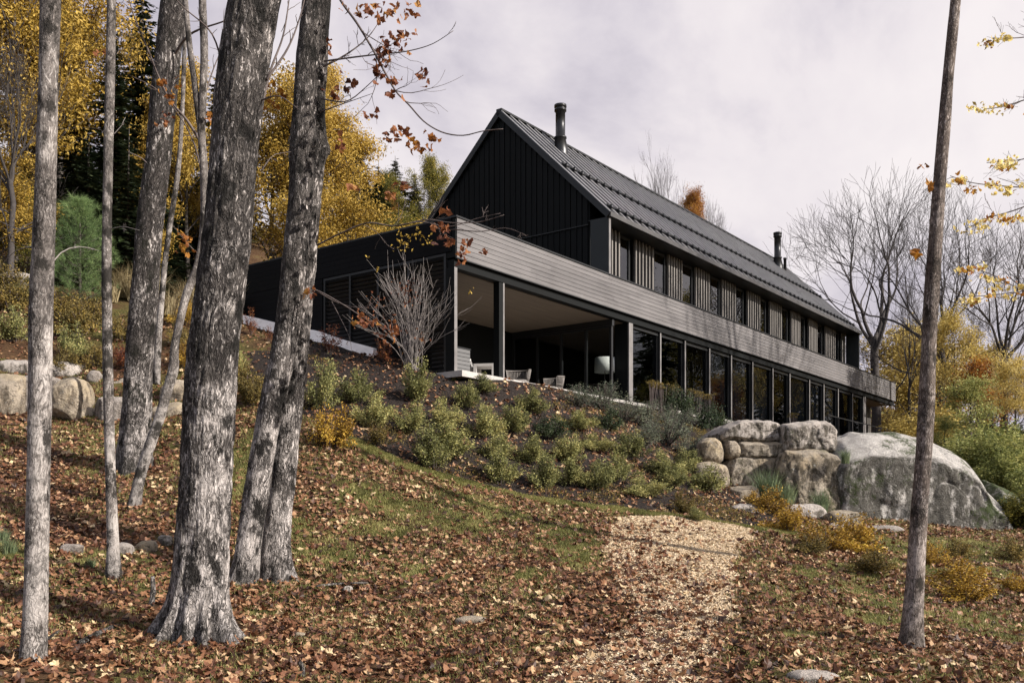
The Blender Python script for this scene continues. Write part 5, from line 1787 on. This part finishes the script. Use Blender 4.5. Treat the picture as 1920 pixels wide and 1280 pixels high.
LF = [  # name, label, pixel x, distance, top y, template, height of template, leaf, width
    ('yellow_tree', 'large golden tree at the upper left corner', 30, 38, -120, BL[0], 10.4, 'leaf_yellow', 1.0),
    ('yellow_tree', 'golden tree behind the leftmost and slim trunks', 110, 42, -60, BL[1], 10.4, 'leaf_yellow', .85),
    ('yellow_tree', 'small golden tree low at the left edge', -10, 35, 240, BLS[0], 6.3, 'leaf_yellow', 1.1),
    ('yellow_tree', 'low golden tree beside the young pine', 60, 37, 330, BLS[1], 6.3, 'leaf_olive', 1.2),
    ('spruce_tree', 'tall dark spruce behind the slim trunk', 215, 39, 40, CN[0], 14, 'needle_dark', 1.15),
    ('spruce_tree', 'tall dark spruce left of the dark leaning trunk', 268, 44, -70, CN[1], 14, 'needle_dark', 1.3),
    ('spruce_tree', 'broad dark spruce right of the dark leaning trunk', 312, 47, -10, CN[2], 14, 'needle_dark', 1.1),
    ('spruce_tree', 'lower dark spruce filling the gap above the dry grass', 285, 40, 240, CN[0], 14, 'needle_dark', 1.5),
    ('spruce_tree', 'lower dark spruce above the young pine', 165, 37.5, 210, CN[2], 14, 'needle_dark', 1.2),
    ('spruce_tree', 'dark spruce between crooked stem and thickest trunk', 385, 46, 300, CN[1], 14, 'needle_dark', 1.7),
    ('spruce_tree', 'dark spruce between the leftmost and the slim trunk', 140, 40, 120, CN[1], 14, 'needle_dark', 1.25),
    ('spruce_tree', 'lower dark spruce just left of the leaning trunk', 240, 36.5, 235, CN[2], 14, 'needle_dark', 1.2),
    ('yellow_tree', 'golden tree seen between crooked stem and thickest trunk', 352, 43, 150, BL[2], 10.4, 'leaf_yellow', .75),
    ('yellow_tree', 'small golden tree above the dry grass', 262, 38, 330, BLS[0], 6.3, 'leaf_yellow', .8),
    ('yellow_tree', 'large golden tree between the thickest and the twin trunks', 515, 43, 150, BL[0], 10.4, 'leaf_yellow', 1.0),
    ('yellow_tree', 'bright golden tree right of the twin trunks', 618, 45, 200, BL[1], 10.4, 'leaf_yellow', 1.0),
    ('yellow_tree', 'golden tree just above the dark flat roof', 560, 40, 330, BLS[1], 6.3, 'leaf_yellow', 1.2),
    ('yellow_tree', 'small golden tree tucked behind the roof of the side wall', 655, 42, 330, BLS[0], 6.3, 'leaf_yellow', 1.1),
    ('spruce_tree', 'spruce tip between the golden trees and the olive ones', 660, 62, 235, CN[0], 14, 'needle_olive', 1.1),
    ('spruce_tree', 'olive spruce beside the bright golden tree', 708, 58, 300, CN[2], 14, 'needle_olive', 1.6),
    ('spruce_tree', 'pointed dark spruce left of the pale olive tree', 742, 66, 292, CN[1], 14, 'needle_olive', 1.9),
    ('olive_tree', 'pale olive tree nearest the left roof slope', 803, 62, 292, BL[2], 10.4, 'leaf_olive', .65),
    ('olive_tree', 'low olive tree behind the gable corner', 760, 56, 385, BLS[0], 6.3, 'leaf_olive', 1.3),
    ('olive_tree', 'low olive tree behind the side wall roof', 700, 52, 395, BLS[1], 6.3, 'leaf_olive', 1.2),
    ('spruce_tree', 'broad olive spruce right behind the bright golden tree', 678, 57, 262, CN[2], 14, 'needle_olive', 1.5),
    ('olive_tree', 'olive tree filling the gap between the spruce tips', 722, 60, 322, BL[1], 10.4, 'leaf_olive', .8),
    ('spruce_tree', 'dark spruce rising behind the pale olive tree', 778, 68, 318, CN[0], 14, 'needle_olive', 1.6),
    ('yellow_tree', 'small golden tree beside the left roof slope', 770, 55, 400, BLS[1], 6.3, 'leaf_yellow', 1.2),
    ('orange_tree', 'small orange tree between olive trees', 725, 60, 350, BL[0], 10.4, 'leaf_orange', .5),
    ('spruce_tree', 'distant spruce at the left behind the golden corner tree', 90, 56, -100, CN[1], 14, 'needle_dark', 1.2),
    ('spruce_tree', 'distant spruce high above the thickest trunk', 420, 58, 60, CN[2], 14, 'needle_olive', 1.2),
    ('yellow_tree', 'distant golden tree above the twin trunks', 575, 56, 140, BL[2], 10.4, 'leaf_yellow', .8),
    # right side
    ('yellow_tree', 'golden tree just beyond the far end of the house', 1690, 70, 585, BLR[1], 6.3, 'leaf_lit_yellow', 1.25),
    ('yellow_tree', 'golden tree between the house end and the slim brown trunk', 1728, 66, 600, BLR[1], 6.3, 'leaf_lit_yellow', 1.15),
    ('yellow_tree', 'bright yellow tree right of the slim brown trunk', 1790, 50, 585, BLR[0], 10.4, 'leaf_lit_yellow', .8),
    ('orange_tree', 'orange tree in the right hand woods', 1832, 47, 655, BLR[1], 6.3, 'leaf_orange', 1.1),
    ('green_tree', 'green tree under the orange one', 1822, 42, 690, BLR[1], 6.3, 'leaf_lime', 1.2),
    ('yellow_tree', 'golden tree at the right edge', 1905, 44, 668, BLR[0], 10.4, 'leaf_lit_yellow', .95),
    ('green_tree', 'low green tree behind the giant boulder', 1770, 38, 770, BLR[1], 6.3, 'leaf_lime', 1.1),
    ('yellow_tree', 'low golden tree behind the slat screen', 1700, 66, 700, BLR[1], 6.3, 'leaf_lit_yellow', 1.3),
    ('green_bush', 'pale green bush right of the giant boulder', 1880, 31, 838, BU[0], 2.45, 'leaf_lime', 1.3),
    ('green_bush', 'lime green bush at the right edge beside the boulder', 1935, 29, 880, BU[1], 2.45, 'leaf_lime', 1.3),
    ('green_bush', 'dark green low tree at the right edge', 1900, 37, 800, BU[1], 2.45, 'leaf_green', 1.2),
    ('green_bush', 'green shrub at the mossy right foot of the boulder', 1880, 27, 955, BU[0], 2.45, 'leaf_green', 1.5),
    ('green_bush', 'yellow green bush filling the gap right of the boulder top', 1868, 33, 800, BU[1], 2.45, 'leaf_lime', 1.5),
    ('green_bush', 'green bush in the shade of the right hand woods', 1830, 35, 810, BU[0], 2.45, 'leaf_lime', 1.5),
    ('green_bush', 'olive bush at the right edge under the lime one', 1925, 26, 925, BU[0], 2.45, 'leaf_olive', 1.6),
    ('green_bush', 'green bush beyond the railing end', 1735, 40, 765, BU[1], 2.45, 'leaf_lit_yellow', 1.5),
    ('yellow_tree', 'tall golden tree deep in the right hand woods', 1860, 60, 640, BLR[0], 10.4, 'leaf_lit_yellow', 1.0),
    ('yellow_tree', 'deep golden tree behind the slim brown trunk', 1745, 66, 620, BLR[0], 10.4, 'leaf_lit_yellow', 1.0),
    ('spruce_tree', 'dark spruce hidden in the right hand woods', 1845, 52, 700, CN[2], 14, 'needle_dark', 1.6),
    ('orange_tree', 'orange tree top showing over the roof ridge', 1298, 86, 352, BL[1], 10.4, 'leaf_orange', .42),
]
for i, (nm, lab, u, Yd, vt, tpl, th, lm, wd) in enumerate(LF):
    far_tree(nm, lab, None, u, Yd, vt, tpl, th, lm, 'bark_far', wd, i * 1.7)

BT = [bare_tree(440 + i, 15, .25, 6) for i in range(3)]
M['twig_far'] = plain('twig_far', (.06, .053, .051), .9, .1, var=.3)
for i, (nm, lab, u, Yd, vt, tp, wd, rz) in enumerate([
    ('bare_tree', 'large leafless tree beyond the far end of the house', 1640, 64, 372, 0, 1.0, .4),
    ('bare_tree', 'leafless tree right behind the slim brown trunk', 1765, 56, 405, 1, .9, 2.0),
    ('bare_tree', 'leafless tree at the right edge above the orange leaves', 1880, 52, 440, 2, .9, 4.0),
    ('bare_tree', 'small leafless tree beside the house end', 1705, 52, 560, 1, .5, 5.0),
    ('bare_tree', 'leafless tree top left of the orange one over the ridge', 1248, 92, 318, 2, .4, 1.0),
    ('bare_tree', 'leafless tree top right of the orange one over the ridge', 1330, 95, 392, 0, .35, 3.0),
    ('bare_tree', 'leafless tree among the golden trees at the left edge', 22, 34, 120, 1, .8, 2.5)]):
    p = at(u, Yd)
    h = EYE + (HY - vt) / F * Yd - p[2]
    plant(nm, lab, 'tree', None, BT[tp][0], None, 'twig_far', 'leaf_orange', p, h / 14.3, rz, ('trunk', 'crown'), wd)
SUN, SKYS, CLOUDS, CLEAR, EXPO = 4.5, .11, .70, .55, 0.88
CLOUD_OFF = (.3, .1, .7)
BTT = [(b[0], None) for b in BT]
OFF = [(45, 66, 17, BL[0], 10.4, 'leaf_olive'), (50, 70, 20, CN[0], 14, 'needle_dark'), (56, 62, 18, BL[2], 10.4, 'leaf_olive'), (58, 80, 20, CN[1], 14, 'needle_dark'), (66, 76, 20, CN[2], 14, 'needle_dark'),
       (35.5, 30.2, 27, BTT[0], 14.3, 'leaf_olive'), (44, 53, 21, CN[1], 14, 'needle_dark'), (50, 55, 19, CN[0], 14, 'needle_dark'),
       (33, 53, 8, BLS[0], 6.3, 'leaf_yellow'), (39, 50, 8, BLS[1], 6.3, 'leaf_olive'), (31, 44, 6, BLR[1], 6.3, 'leaf_lit_yellow'), (45, 47, 8, BLS[0], 6.3, 'leaf_orange'), (37, 42, 4, BU[0], 2.45, 'leaf_lime'), (30, 37, 3.6, BU[1], 2.45, 'leaf_lime'),
       (-25, 42, 13, BL[0], 10.4, 'leaf_yellow'), (-31, 46, 15, BL[1], 10.4, 'leaf_yellow'), (-35, 39, 13, BL[2], 10.4, 'leaf_olive'), (-28, 37, 15, CN[0], 14, 'needle_dark'), (-38, 48, 18, CN[1], 14, 'needle_dark')]
# ---------------------------------------------------------------- fallen leaves, chips and grass
def scatter(n, seed, y0, y1, kx=.62, pad=1.6):
    r = np.random.default_rng(seed)
    y = np.sqrt(r.uniform(y0 ** 2, y1 ** 2, n))
    x = r.uniform(-1, 1, n) * (kx * y + pad)
    return x, y, r


GP_PX = [(610, 1028, 75, 28), (560, 990, 40, 14), (700, 990, 60, 14), (780, 960, 90, 20), (870, 985, 60, 16), (940, 965, 60, 14), (1060, 1010, 55, 26), (1085, 1050, 40, 20), (1010, 1080, 30, 12), (780, 1075, 26, 12), (450, 850, 40, 40), (450, 910, 26, 40),
         (1640, 1120, 40, 18), (1700, 1060, 50, 14), (1790, 1040, 90, 12), (1860, 1030, 80, 14), (1600, 1070, 40, 10), (1520, 1075, 30, 10), (1830, 1165, 80, 20), (1640, 1165, 30, 12), (1890, 1200, 40, 16), (1500, 1190, 24, 10), (20, 1035, 60, 18), (165, 1050, 26, 14), (1690, 1025, 80, 10),
         (1450, 1110, 20, 12), (860, 940, 80, 12), (700, 930, 60, 14), (1880, 1080, 50, 12)]
GPW = []
for u, v, a, b in GP_PX:
    c = hit(u, v)
    e1, e2 = hit(u + a, v), hit(u, v - b)
    GPW.append((c[0], c[1], abs(e1[0] - c[0]) + .05, abs(e2[1] - c[1]) + .1))


def grassiness(x, y):
    a, b = wob(x, y, .35, 1.5, 33)
    g = np.zeros(len(x))
    for cx, cy, ra, rb in GPW:
        d = ((x + a - cx) / ra) ** 2 + ((y + b - cy) / rb) ** 2
        g = np.maximum(g, np.clip(1.35 - d, 0, 1))
    return g


EDGE_L = EDGE + [tuple(hit(1500, 1003)[:2]), tuple(hit(1580, 1018)[:2])]
x, y, r = scatter(150000, 501, 5.0, 30)
bed, pth = in_bed(x, y), in_path(x, y, .35)
g = grassiness(x, y)
de = polydist(x, y, EDGE_L)
dens = np.interp(y, [5, 11, 15, 22, 30], [1.0, 1.0, .85, .62, .5])
patch = .5 + .5 * fbm(np.stack([x * .9, y * .9, 0 * x], -1), 3, 71)
dens = dens * np.interp(patch, [.25, .5, .7], [.72, 1, 1.1])
dens = np.where(g > 0, dens * (1 - .68 * g), dens)
dens = np.where(bed, .2 + .9 * np.clip(patch - .5, 0, 1), dens)
pu = np.interp(patch, [.35, .5, .62], [.05, .14, .65])
lane = (x - np.interp(y, [8, 12, 17], [2.2, 2.75, 3.9]))          # right part of the path is swept almost clean
pu = pu * np.interp(lane, [-1.6, -.5, .2], [2.6, 1.2, .45]) * np.interp(y, [9, 10.8, 12.5, 17.5, 18.5], [3.2, 2.6, 1.0, 1.0, .35])
pu = pu + np.interp(lane, [-1.5, -.8, -.3], [.7, .32, .0]) * np.interp(y, [15.5, 17.5], [1, 0]) + np.interp(y, [9, 10, 11.6, 12.4], [.45, .6, .5, 0])
dens = np.where(pth, np.minimum(pu, .85), dens)
dens = np.where((de < .34) & ~bed, dens * .12, dens)
tl, sl = loc_ts(x, y)
dens = np.where((tl > -.1) & (sl > -.5), 0, dens)
dens = np.where((x < -4.6) & (y > 23.5) & (sl < 30), dens * .35, dens)
k = r.uniform(0, 1, len(x)) < dens
x, y = x[k], y[k]
N = ground_normals(x, y)
P = np.stack([x, y, gz(x, y) + .012 + np.abs(r.normal(0, .022, len(x)))], -1)
size = np.clip(r.normal(.084, .024, len(x)), .035, .15) * np.interp(y, [5, 12, 25], [1, 1, 1.1])
V, Fc = maple_leaves(P, size, r, N, np.abs(r.normal(0, .36, len(x))) + .06, .5)
tag(link('leaf_litter', mkmesh('leaf_litter', V, [Fc]), M['litter']), 'thick layer of fallen brown maple leaves', 'fallen leaves', None, 'stuff')

x, y, r = scatter(330000, 503, 7.0, 21.5, .3, 0)
x = x + .17 * y
k = in_path(x, y, .3)
x, y = x[k], y[k]
n = len(x)
N = nrm(ground_normals(x, y) + r.normal(0, .35, (n, 3)))
T = nrm(np.cross(N, r.normal(0, 1, (n, 3))))
B = np.cross(N, T)
P = np.stack([x, y, gz(x, y) + .018 + np.abs(r.normal(0, .006, n))], -1)
a, b = T * r.uniform(.012, .034, n)[:, None], B * r.uniform(.004, .010, n)[:, None]
V = np.stack([P - a - b, P + a - b, P + a * .9 + b, P - a * .85 + b], 1).reshape(-1, 3)
tag(link('wood_chips', mkmesh('wood_chips', V, [np.arange(4 * n).reshape(-1, 4)]), M['chip']), 'pale wood chips strewn over the path', 'wood chips', None, 'stuff')

r = np.random.default_rng(505)
xs, ys = [], []
for cx, cy, ra, rb in GPW:
    n = int(min(ra * rb * np.pi, 9) * 3600)
    a_, k_ = r.uniform(0, 6.283, n), np.sqrt(r.uniform(0, 1, n)) * 1.15
    xs.append(cx + np.cos(a_) * k_ * ra)
    ys.append(cy + np.sin(a_) * k_ * rb)
x, y = np.concatenate(xs), np.concatenate(ys)
nz = .5 + .5 * fbm(np.stack([x * 2.2, y * 2.2, 0 * x], -1), 3, 88)
k = (r.uniform(0, 1, len(x)) < grassiness(x, y) * np.interp(nz, [.3, .55], [.3, 1.0])) & ~in_bed(x, y) & ~in_path(x, y, .3)
x, y = x[k], y[k]
# mown strip along the bed edge
sx_, sy_ = [], []
for (x1, y1), (x2, y2) in zip(EDGE_L[1:-1], EDGE_L[2:]):
    n = int(math.hypot(x2 - x1, y2 - y1) * 5200)
    f = r.uniform(0, 1, n)
    sx_.append(x1 + (x2 - x1) * f + r.normal(0, .05, n))
    sy_.append(y1 + (y2 - y1) * f - r.uniform(-.12, .42, n))
xb, yb = np.concatenate(sx_), np.concatenate(sy_)
k = ~in_bed(xb, yb) & ~in_path(xb, yb, .2)
x, y = np.concatenate([x, xb[k]]), np.concatenate([y, yb[k]])
# thin grass between the leaves
xc_, yc_, r2 = scatter(330000, 507, 8, 26)
k = ~in_bed(xc_, yc_) & ~in_path(xc_, yc_, .3) & (.5 + .5 * fbm(np.stack([xc_ * .7, yc_ * .7, 0 * xc_], -1), 3, 89) > .44)
x, y = np.concatenate([x, xc_[k]]), np.concatenate([y, yc_[k]])
P = np.stack([x, y, gz(x, y) - .005], -1)
V, Fs = blades(P, r.uniform(.035, .085, len(x)), np.interp(y, [8, 25], [.006, .012]), r, .8, .1)
tag(link('lawn_grass', mkmesh('lawn_grass', V, Fs), M['grass']), 'short yellow green grass between the leaves', 'grass', None, 'stuff')

# ground cover of low weeds and dry stems between the shrubs of the bed
r = np.random.default_rng(509)
x, y = r.uniform(-9, 15, 30000), r.uniform(18, 33, 30000)
nz = fbm(np.stack([x * 1.3, y * 1.3, 0 * x], -1), 3, 93)
tl, sl = loc_ts(x, y)
k = (in_bed(x, y) | ((x < -4.6) & (y > 23.5) & (tl < -.5))) & (nz > .12) & ((sl < -.6) | (tl < -.5))
x, y = x[k], y[k]
c0 = np.stack([x, y, gz(x, y)], -1)
C = np.repeat(c0, 7, 0) + r.normal(0, .05, (len(x) * 7, 3))
C[:, 2] = gz(C[:, 0], C[:, 1]) + np.abs(r.normal(.03, .04, len(C)))
V, Q = leafquads(C, .045, r, .5)
V2, T2 = spikes(c0, nrm(r.normal(0, .4, c0.shape) + np.array((0, 0, 1))), r.uniform(.08, .22, len(c0)), np.full(len(c0), .006), r)
mbg = MB().add(V, Q).add(V2, T2)
tag(link('ground_cover', mbg.mesh('ground_cover'), M['shrub_brown']), 'low weeds and dry stems between the shrubs', 'ground cover', None, 'stuff')

# fallen sticks and the two broken stubs
for lab, a, b, rr_, up in [('broken grey stub standing left of the thickest trunk', (283, 1135), (286, 1080), .035, True), ('short grey stub at the bottom edge', (565, 1268), (562, 1240), .028, True),
                           ('fallen stick beside the roots of the thickest trunk', (150, 1212), (215, 1180), .03, False), ('fallen stick right of the twin trunks', (590, 1103), (690, 1098), .018, False),
                           ('thin fallen stick at the lower right', (1440, 1265), (1500, 1205), .012, False), ('fallen stick among leaves at lower left', (60, 1225), (110, 1190), .018, False)]:
    A = hit(*a)
    B = px(b[0], b[1], A[1]) if up else hit(*b)
    if not up: A, B = A + (0, 0, .03), B + (0, 0, .04)
    L = resample(np.array([A - ((0, 0, .05) if up else (0, 0, 0)), (A + B) / 2 + (.01, .02, .015), B]), .03)
    o = link('stick', MB().tube(L - A, np.linspace(rr_ * 1.2, rr_ * .8, len(L)) * (1 + .08 * np.random.default_rng(7).normal(0, 1, len(L))), 10).mesh('stick', True), M['bark_dark'], None, A)
    tag(o, lab, 'stick')

# ---------------------------------------------------------------- trees of the same wood to the right and behind the camera: they shade the slope and show in the glass
for i, (X_, Y_, h, tpl, th, lm) in enumerate(OFF):
    p = ground_at(X_, Y_)
    plant('wood_tree', 'tree of the same wood standing outside the picture', 'tree', 'trees of the wood around the clearing', tpl[0], tpl[1], 'bark_far', lm, p, h / th, i * 1.9, ('trunk', 'crown'), .9)

# ---------------------------------------------------------------- light, sky, camera
EL, AZ = math.radians(29), math.atan2(.91, -.41)
sd = np.array((math.sin(AZ) * math.cos(EL), math.cos(AZ) * math.cos(EL), math.sin(EL)))
L = bpy.data.lights.new('sun', 'SUN')
L.energy = SUN
L.angle = math.radians(.5)
L.color = (1.0, .93, .84)
so = bpy.data.objects.new('sun', L)
COL.objects.link(so)
from mathutils import Vector
so.rotation_euler = Vector(sd).to_track_quat('Z', 'Y').to_euler()

w = bpy.data.worlds.new('World')
SC.world = w
w.use_nodes = True
nt = w.node_tree
nt.nodes.clear()
N_ = nt.nodes.new


def lk(a, b): nt.links.new(a, b)


sky = N_('ShaderNodeTexSky')
sky.sky_type = 'NISHITA'
sky.sun_disc = False
sky.sun_elevation = EL
sky.sun_rotation = AZ
bg1 = N_('ShaderNodeBackground')
bg1.inputs['Strength'].default_value = SKYS
lk(sky.outputs[0], bg1.inputs['Color'])
tc_ = N_('ShaderNodeTexCoord')
mp = N_('ShaderNodeMapping')
mp.inputs['Scale'].default_value = (1.0, 1.0, 1.35)
mp.inputs['Location'].default_value = CLOUD_OFF
lk(tc_.outputs['Generated'], mp.inputs['Vector'])
no = N_('ShaderNodeTexNoise')
no.inputs['Scale'].default_value = 2.9
no.inputs['Detail'].default_value = 9
no.inputs['Roughness'].default_value = .55
no.inputs['Distortion'].default_value = .25
lk(mp.outputs[0], no.inputs['Vector'])
cr = N_('ShaderNodeValToRGB')
for e, (p_, c_) in zip([cr.color_ramp.elements[0], cr.color_ramp.elements[1], cr.color_ramp.elements.new(1), cr.color_ramp.elements.new(1)], [(.37, (.40, .375, .44)), (.46, (.56, .525, .57)), (.53, (.665, .622, .645)), (.64, (.73, .685, .692))]):
    e.position = p_
    e.color = (*c_, 1)
lk(no.outputs[0], cr.inputs[0])
bg2 = N_('ShaderNodeBackground')
bg2.inputs['Strength'].default_value = CLOUDS
lk(cr.outputs[0], bg2.inputs['Color'])
# cloud cover: a bank of cloud in front of the camera, broken and clearer overhead and behind
sx = N_('ShaderNodeSeparateXYZ')
lk(tc_.outputs['Generated'], sx.inputs[0])
mr = N_('ShaderNodeMapRange')
mr.interpolation_type = 'SMOOTHSTEP'
mr.inputs['From Min'].default_value = -.1
mr.inputs['From Max'].default_value = .42
mr.inputs['To Min'].default_value = CLEAR
mr.inputs['To Max'].default_value = 1.0
lk(sx.outputs['Y'], mr.inputs['Value'])
mx = N_('ShaderNodeMixShader')
lk(mr.outputs[0], mx.inputs[0])
lk(bg1.outputs[0], mx.inputs[1])
lk(bg2.outputs[0], mx.inputs[2])
wo = N_('ShaderNodeOutputWorld')
lk(mx.outputs[0], wo.inputs['Surface'])

cam = bpy.data.cameras.new('camera')
cam.sensor_width = 36
cam.lens = 36 * F / 1920
cam.shift_y = (HY - 640) / 1920
cam.clip_end = 3000
co = bpy.data.objects.new('camera', cam)
COL.objects.link(co)
co.location = (0, 0, EYE)
co.rotation_euler = (math.pi / 2, 0, 0)
SC.camera = co

SC.render.engine = 'CYCLES'
c = SC.cycles
c.max_bounces = 5
c.diffuse_bounces = 2
c.glossy_bounces = 3
c.transmission_bounces = 3
c.transparent_max_bounces = 6
c.caustics_reflective = c.caustics_refractive = False
c.use_denoising = True
c.use_adaptive_sampling = True
c.adaptive_threshold = .02
v = SC.view_settings
v.view_transform = 'Standard'
v.look = 'None'
v.gamma = 1
v.exposure = EXPO
